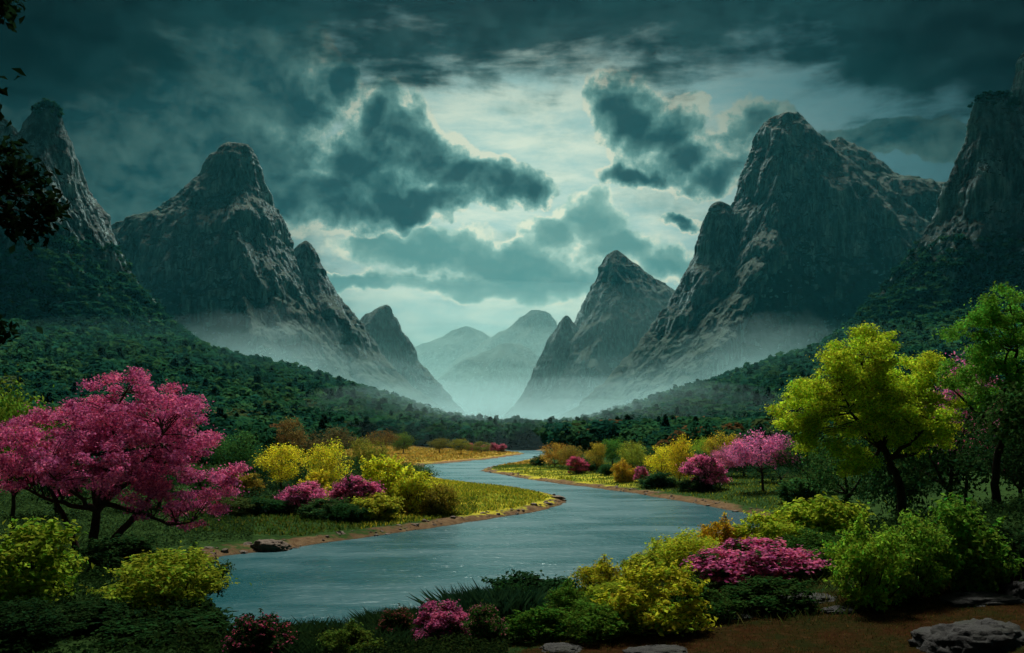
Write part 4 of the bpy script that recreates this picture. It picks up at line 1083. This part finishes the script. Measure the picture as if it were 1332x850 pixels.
def undergrowth():
    rs = np.random.RandomState(71); Cs, Ns, Ts, Ss = [], [], [], []
    for (n, x0, x1, y0, y1, smin, hgt, sz, cols) in [
        (70000, -150, 330, 8.5, 45, 2, .5, .09, [(.020, .050, .014), (.030, .065, .015), (.012, .034, .010)]), (60000, 560, 1100, 17, 46, 2.5, .5, .10, [(.05, .10, .025), (.08, .14, .03), (.03, .07, .02)]),  # first patch: leaf colours darkened to put shade into the bottom corner
        (60000, 1000, 1420, 20, 80, 3, .6, .13, [(.020, .050, .014), (.030, .065, .015), (.012, .034, .010)]), (50000, -150, 330, 45, 120, 4, .9, .24, [(.025, .06, .02), (.04, .08, .02)]),  # first patch here: same darkened colours for shade at the other corner
        (50000, 230, 660, 8.5, 17, 2, .28, .055, [(.04, .065, .015), (.022, .045, .014), (.015, .035, .01)]), (40000, 940, 1250, 120, 260, 30, 1.4, .35, [(.025, .07, .025), (.045, .10, .03)]),
        (50000, 250, 480, 105, 240, 24, 1.6, .40, [(.022, .06, .022), (.04, .09, .03)]), (40000, 690, 960, 170, 330, 34, 1.8, .45, [(.022, .06, .022), (.04, .09, .03)])]:
        x, y, s, z = scatter_px(rs, n, x0, x1, y0, y1); k = s > smin
        lump = smooth(fbm(x / (hgt * 4), y / (hgt * 4), 9.9, 3) + .5)
        Cs.append(np.stack([x, y, z + rs.uniform(0, 1, n) * hgt * lump], -1)[k]); Ts.append(tints(rs, n, cols)[k]); Ss.append(np.full(k.sum(), sz))
    C = np.concatenate(Cs); N = np.tile([0, -.1, .9], (len(C), 1))
    V, Q = leaves(rs, C, N, np.concatenate(Ss), .6, .6)
    tag(link('undergrowth', mesh_np('undergrowth', V, Q, face_attr={'tint': np.concatenate(Ts)}), M_FOREST), 'leafy undergrowth covering the slopes, coloured darker for corner shade', 'undergrowth', kind='stuff')
undergrowth()

def bank_stones():
    rs = np.random.RandomState(91)
    x, y, s, z = scatter_px(rs, 60000, 230, 1080, 70, 260); k = np.where((s > -.35) & (s < 2.0))[0]
    k = k[rs.uniform(size=len(k)) < .5 * smooth(fbm(x[k] / 7, y[k] / 7, 6.1, 3) * 1.6 + .55)][:2600]
    u = np.linspace(0, 2 * PI, 6, endpoint=False)
    base = np.concatenate([[(0, 0, 1)], np.stack([np.cos(u) * .8, np.sin(u) * .8, .55 + 0 * u], -1), np.stack([np.cos(u), np.sin(u), -.3 + 0 * u], -1)])
    q = [[0, 1 + i, 1 + (i + 1) % 6, 0] for i in range(6)]
    tri = np.array([[0, 1 + i, 1 + (i + 1) % 6] for i in range(6)]); qd = np.array([[1 + i, 7 + i, 7 + (i + 1) % 6, 1 + (i + 1) % 6] for i in range(6)])
    T = np.concatenate([tri, qd[:, [0, 1, 2]], qd[:, [0, 2, 3]]])
    n = len(k); sc = rs.lognormal(-2.1, .55, n)[:, None] * np.array([1, 1, .6]) * rs.uniform(.7, 1.4, (n, 3))
    V = base[None] * (1 + .22 * rs.normal(size=(n, 13, 1))) * sc[:, None, :] + np.stack([x[k], y[k], z[k]], -1)[:, None, :]
    Q = (T[None] + (np.arange(n) * 13)[:, None, None]).reshape(-1, 3)
    tag(link('pebbles', mesh_np('pebbles', V.reshape(-1, 3), Q), M_ROCKB), 'scattered pebbles and clods along the brown river banks', 'pebbles', kind='stuff')
bank_stones()

# ------------------------------------------------------------------ forest on both hillsides (one mass) and up the mountain skirts
def forest_proto(rs, nq, conifer=False):
    if conifer:
        h = rs.uniform(0, 1, nq) ** .75; r = (1 - h) * .30 * np.sqrt(rs.uniform(.3, 1, nq)); a = rs.uniform(0, 2 * PI, nq)
        C = np.stack([np.cos(a) * r, np.sin(a) * r, .06 + h * .94], -1); N = np.stack([np.cos(a), np.sin(a), .5 + 0 * a], -1)
        sz = (.30 + .05 * rs.normal(size=nq)) * (1.1 - h * .7) * (140 / nq) ** .5
    else:
        k = rs.randint(5, 9); cc = rs.normal(size=(k, 3)) * [.24, .24, .16] + [0, 0, .62]
        i = rs.randint(0, k, nq); d = rs.normal(size=(nq, 3)); d /= np.linalg.norm(d, axis=1)[:, None]
        C = cc[i] + d * rs.uniform(.16, .27, (nq, 1)); C[:, 2] = np.clip(C[:, 2], .08, 1.05); N = d + [0, 0, .45]
        sz = np.full(nq, .20) * (170 / nq) ** .5 * rs.uniform(.7, 1.3, nq)
    V, Q = leaves(rs, C, N, sz, .8, .5)
    return V

def forest():
    rs = np.random.RandomState(81)
    LOD = {}
    for nm, nq in (('hi', 420), ('mid', 150), ('lo', 56), ('far', 30)):
        LOD[nm] = [forest_proto(rs, nq) for _ in range(5)] + [forest_proto(rs, nq, True) for _ in range(2)]
    pos, hgt = [], []
    def add(n, x0, x1, y0, y1, smin, h0, h1, fn=None):
        x, y, s, z = scatter_px(rs, n, x0, x1, y0, y1)
        k = s > smin
        px = pxof(x, y)
        meadow = (px > 430) & (px < 700) & (y > 225) & (y < 425)
        k &= ~meadow
        rightmeadow = (px > 600) & (px < 1060) & (y < 330) & (s < 34)
        k &= ~rightmeadow
        if fn is not None: k &= fn(x, y, px)
        pos.append(np.stack([x, y, z], -1)[k]); hgt.append(rs.uniform(h0, h1, n)[k])
    add(520, -250, 560, 150, 300, 26, 6.5, 11, lambda x, y, px: (y > 232) | (px < 300))
    add(420, 690, 1500, 190, 300, 40, 6.5, 11)
    add(2400, -300, 700, 300, 520, 8, 6.5, 12.5)
    add(2400, 640, 1600, 300, 520, 8, 6.5, 12.5)
    add(5200, -300, 720, 520, 850, 5, 5, 14)
    add(5200, 650, 1700, 520, 850, 5, 5, 14)
    add(7000, -300, 760, 850, 1250, 5, 5, 15)
    add(7000, 620, 1700, 850, 1250, 5, 5, 15)
    # skirts of the two nearest mountains
    for (V, Q, veg) in MT:
        P = V[Q].mean(1); a = V[Q]
        nn = np.cross(a[:, 1] - a[:, 0], a[:, 3] - a[:, 0]); ar = np.linalg.norm(nn, axis=1); up = nn[:, 2] / (ar + 1e-9)
        up = np.abs(up)
        pr = ar * np.clip((up - .22) * 2.2, 0, 1) * (P[:, 2] > 40) * (P[:, 1] < 1330) * np.clip((veg[Q].mean(1) - .1) * 2, 0, 1)
        n = 6500; i = rs.choice(len(P), n, p=pr / pr.sum())
        pos.append(P[i] - [0, 0, 1.5]); hgt.append(rs.uniform(5, 10, n))
    P = np.concatenate(pos); H = np.concatenate(hgt)
    dist = P[:, 1]
    base = np.array([(.008, .046, .024), (.012, .058, .026), (.018, .072, .028), (.009, .050, .032), (.028, .080, .028), (.045, .070, .024)])
    big = fbm(P[:, 0] / 60, P[:, 1] / 60, 2.0, 3)
    VV, TT = [], []
    ci = np.clip((rs.uniform(0, 1, len(P)) * .8 + .25 * big + .1) * 6, 0, 5.99).astype(int)
    ci[(ci == 5) & ((dist > 520) | (rs.uniform(size=len(P)) > .7))] = 3
    br = (dist < 420) & (rs.uniform(size=len(P)) < .045)
    for nm, lo, hi in (('hi', 0, 330), ('mid', 330, 560), ('lo', 560, 880), ('far', 880, 1e9)):
        idx = np.where((dist >= lo) & (dist < hi))[0]
        kind = rs.randint(0, 7, len(idx)); k5 = (kind >= 5) & (rs.uniform(size=len(idx)) < .72); kind[k5] = rs.randint(0, 5, k5.sum())
        for q in range(7):
            ii = idx[kind == q]
            if not len(ii): continue
            T = LOD[nm][q]; a = rs.uniform(0, 2 * PI, len(ii)); c, s = np.cos(a), np.sin(a); h = H[ii] * (1.25 if q >= 5 else 1.0); w = h * rs.uniform(1.05, 1.6, len(ii))
            X = (T[None, :, 0] * c[:, None] - T[None, :, 1] * s[:, None]) * w[:, None] + P[ii, 0][:, None]
            Y = (T[None, :, 0] * s[:, None] + T[None, :, 1] * c[:, None]) * w[:, None] + P[ii, 1][:, None]
            Z = T[None, :, 2] * h[:, None] + P[ii, 2][:, None]
            VV.append(np.stack([X, Y, Z], -1).reshape(-1, 3).astype(np.float32))
            col = base[ci[ii]].copy(); col[br[ii]] = (.11, .06, .022)
            if q >= 5: col = col * .0 + np.array([.012, .042, .022])
            col = col * rs.uniform(.78, 1.25, (len(ii), 1)) * (1 + .35 * big[ii][:, None])
            nq = len(T) // 4
            cf = np.repeat(col, nq, 0) * rs.uniform(.86, 1.14, (len(ii) * nq, 1))
            TT.append(np.concatenate([cf, np.ones((len(cf), 1))], 1).astype(np.float32))
    V = np.concatenate(VV); T = np.concatenate(TT)
    print('forest trees', len(P), 'quads', len(V) // 4)
    tag(link('forest', mesh_np('forest', V, np.arange(len(V)).reshape(-1, 4), face_attr={'tint': T}), M_FOREST), 'dense dark green forest covering both hillsides of the valley', 'forest', kind='stuff')
forest()
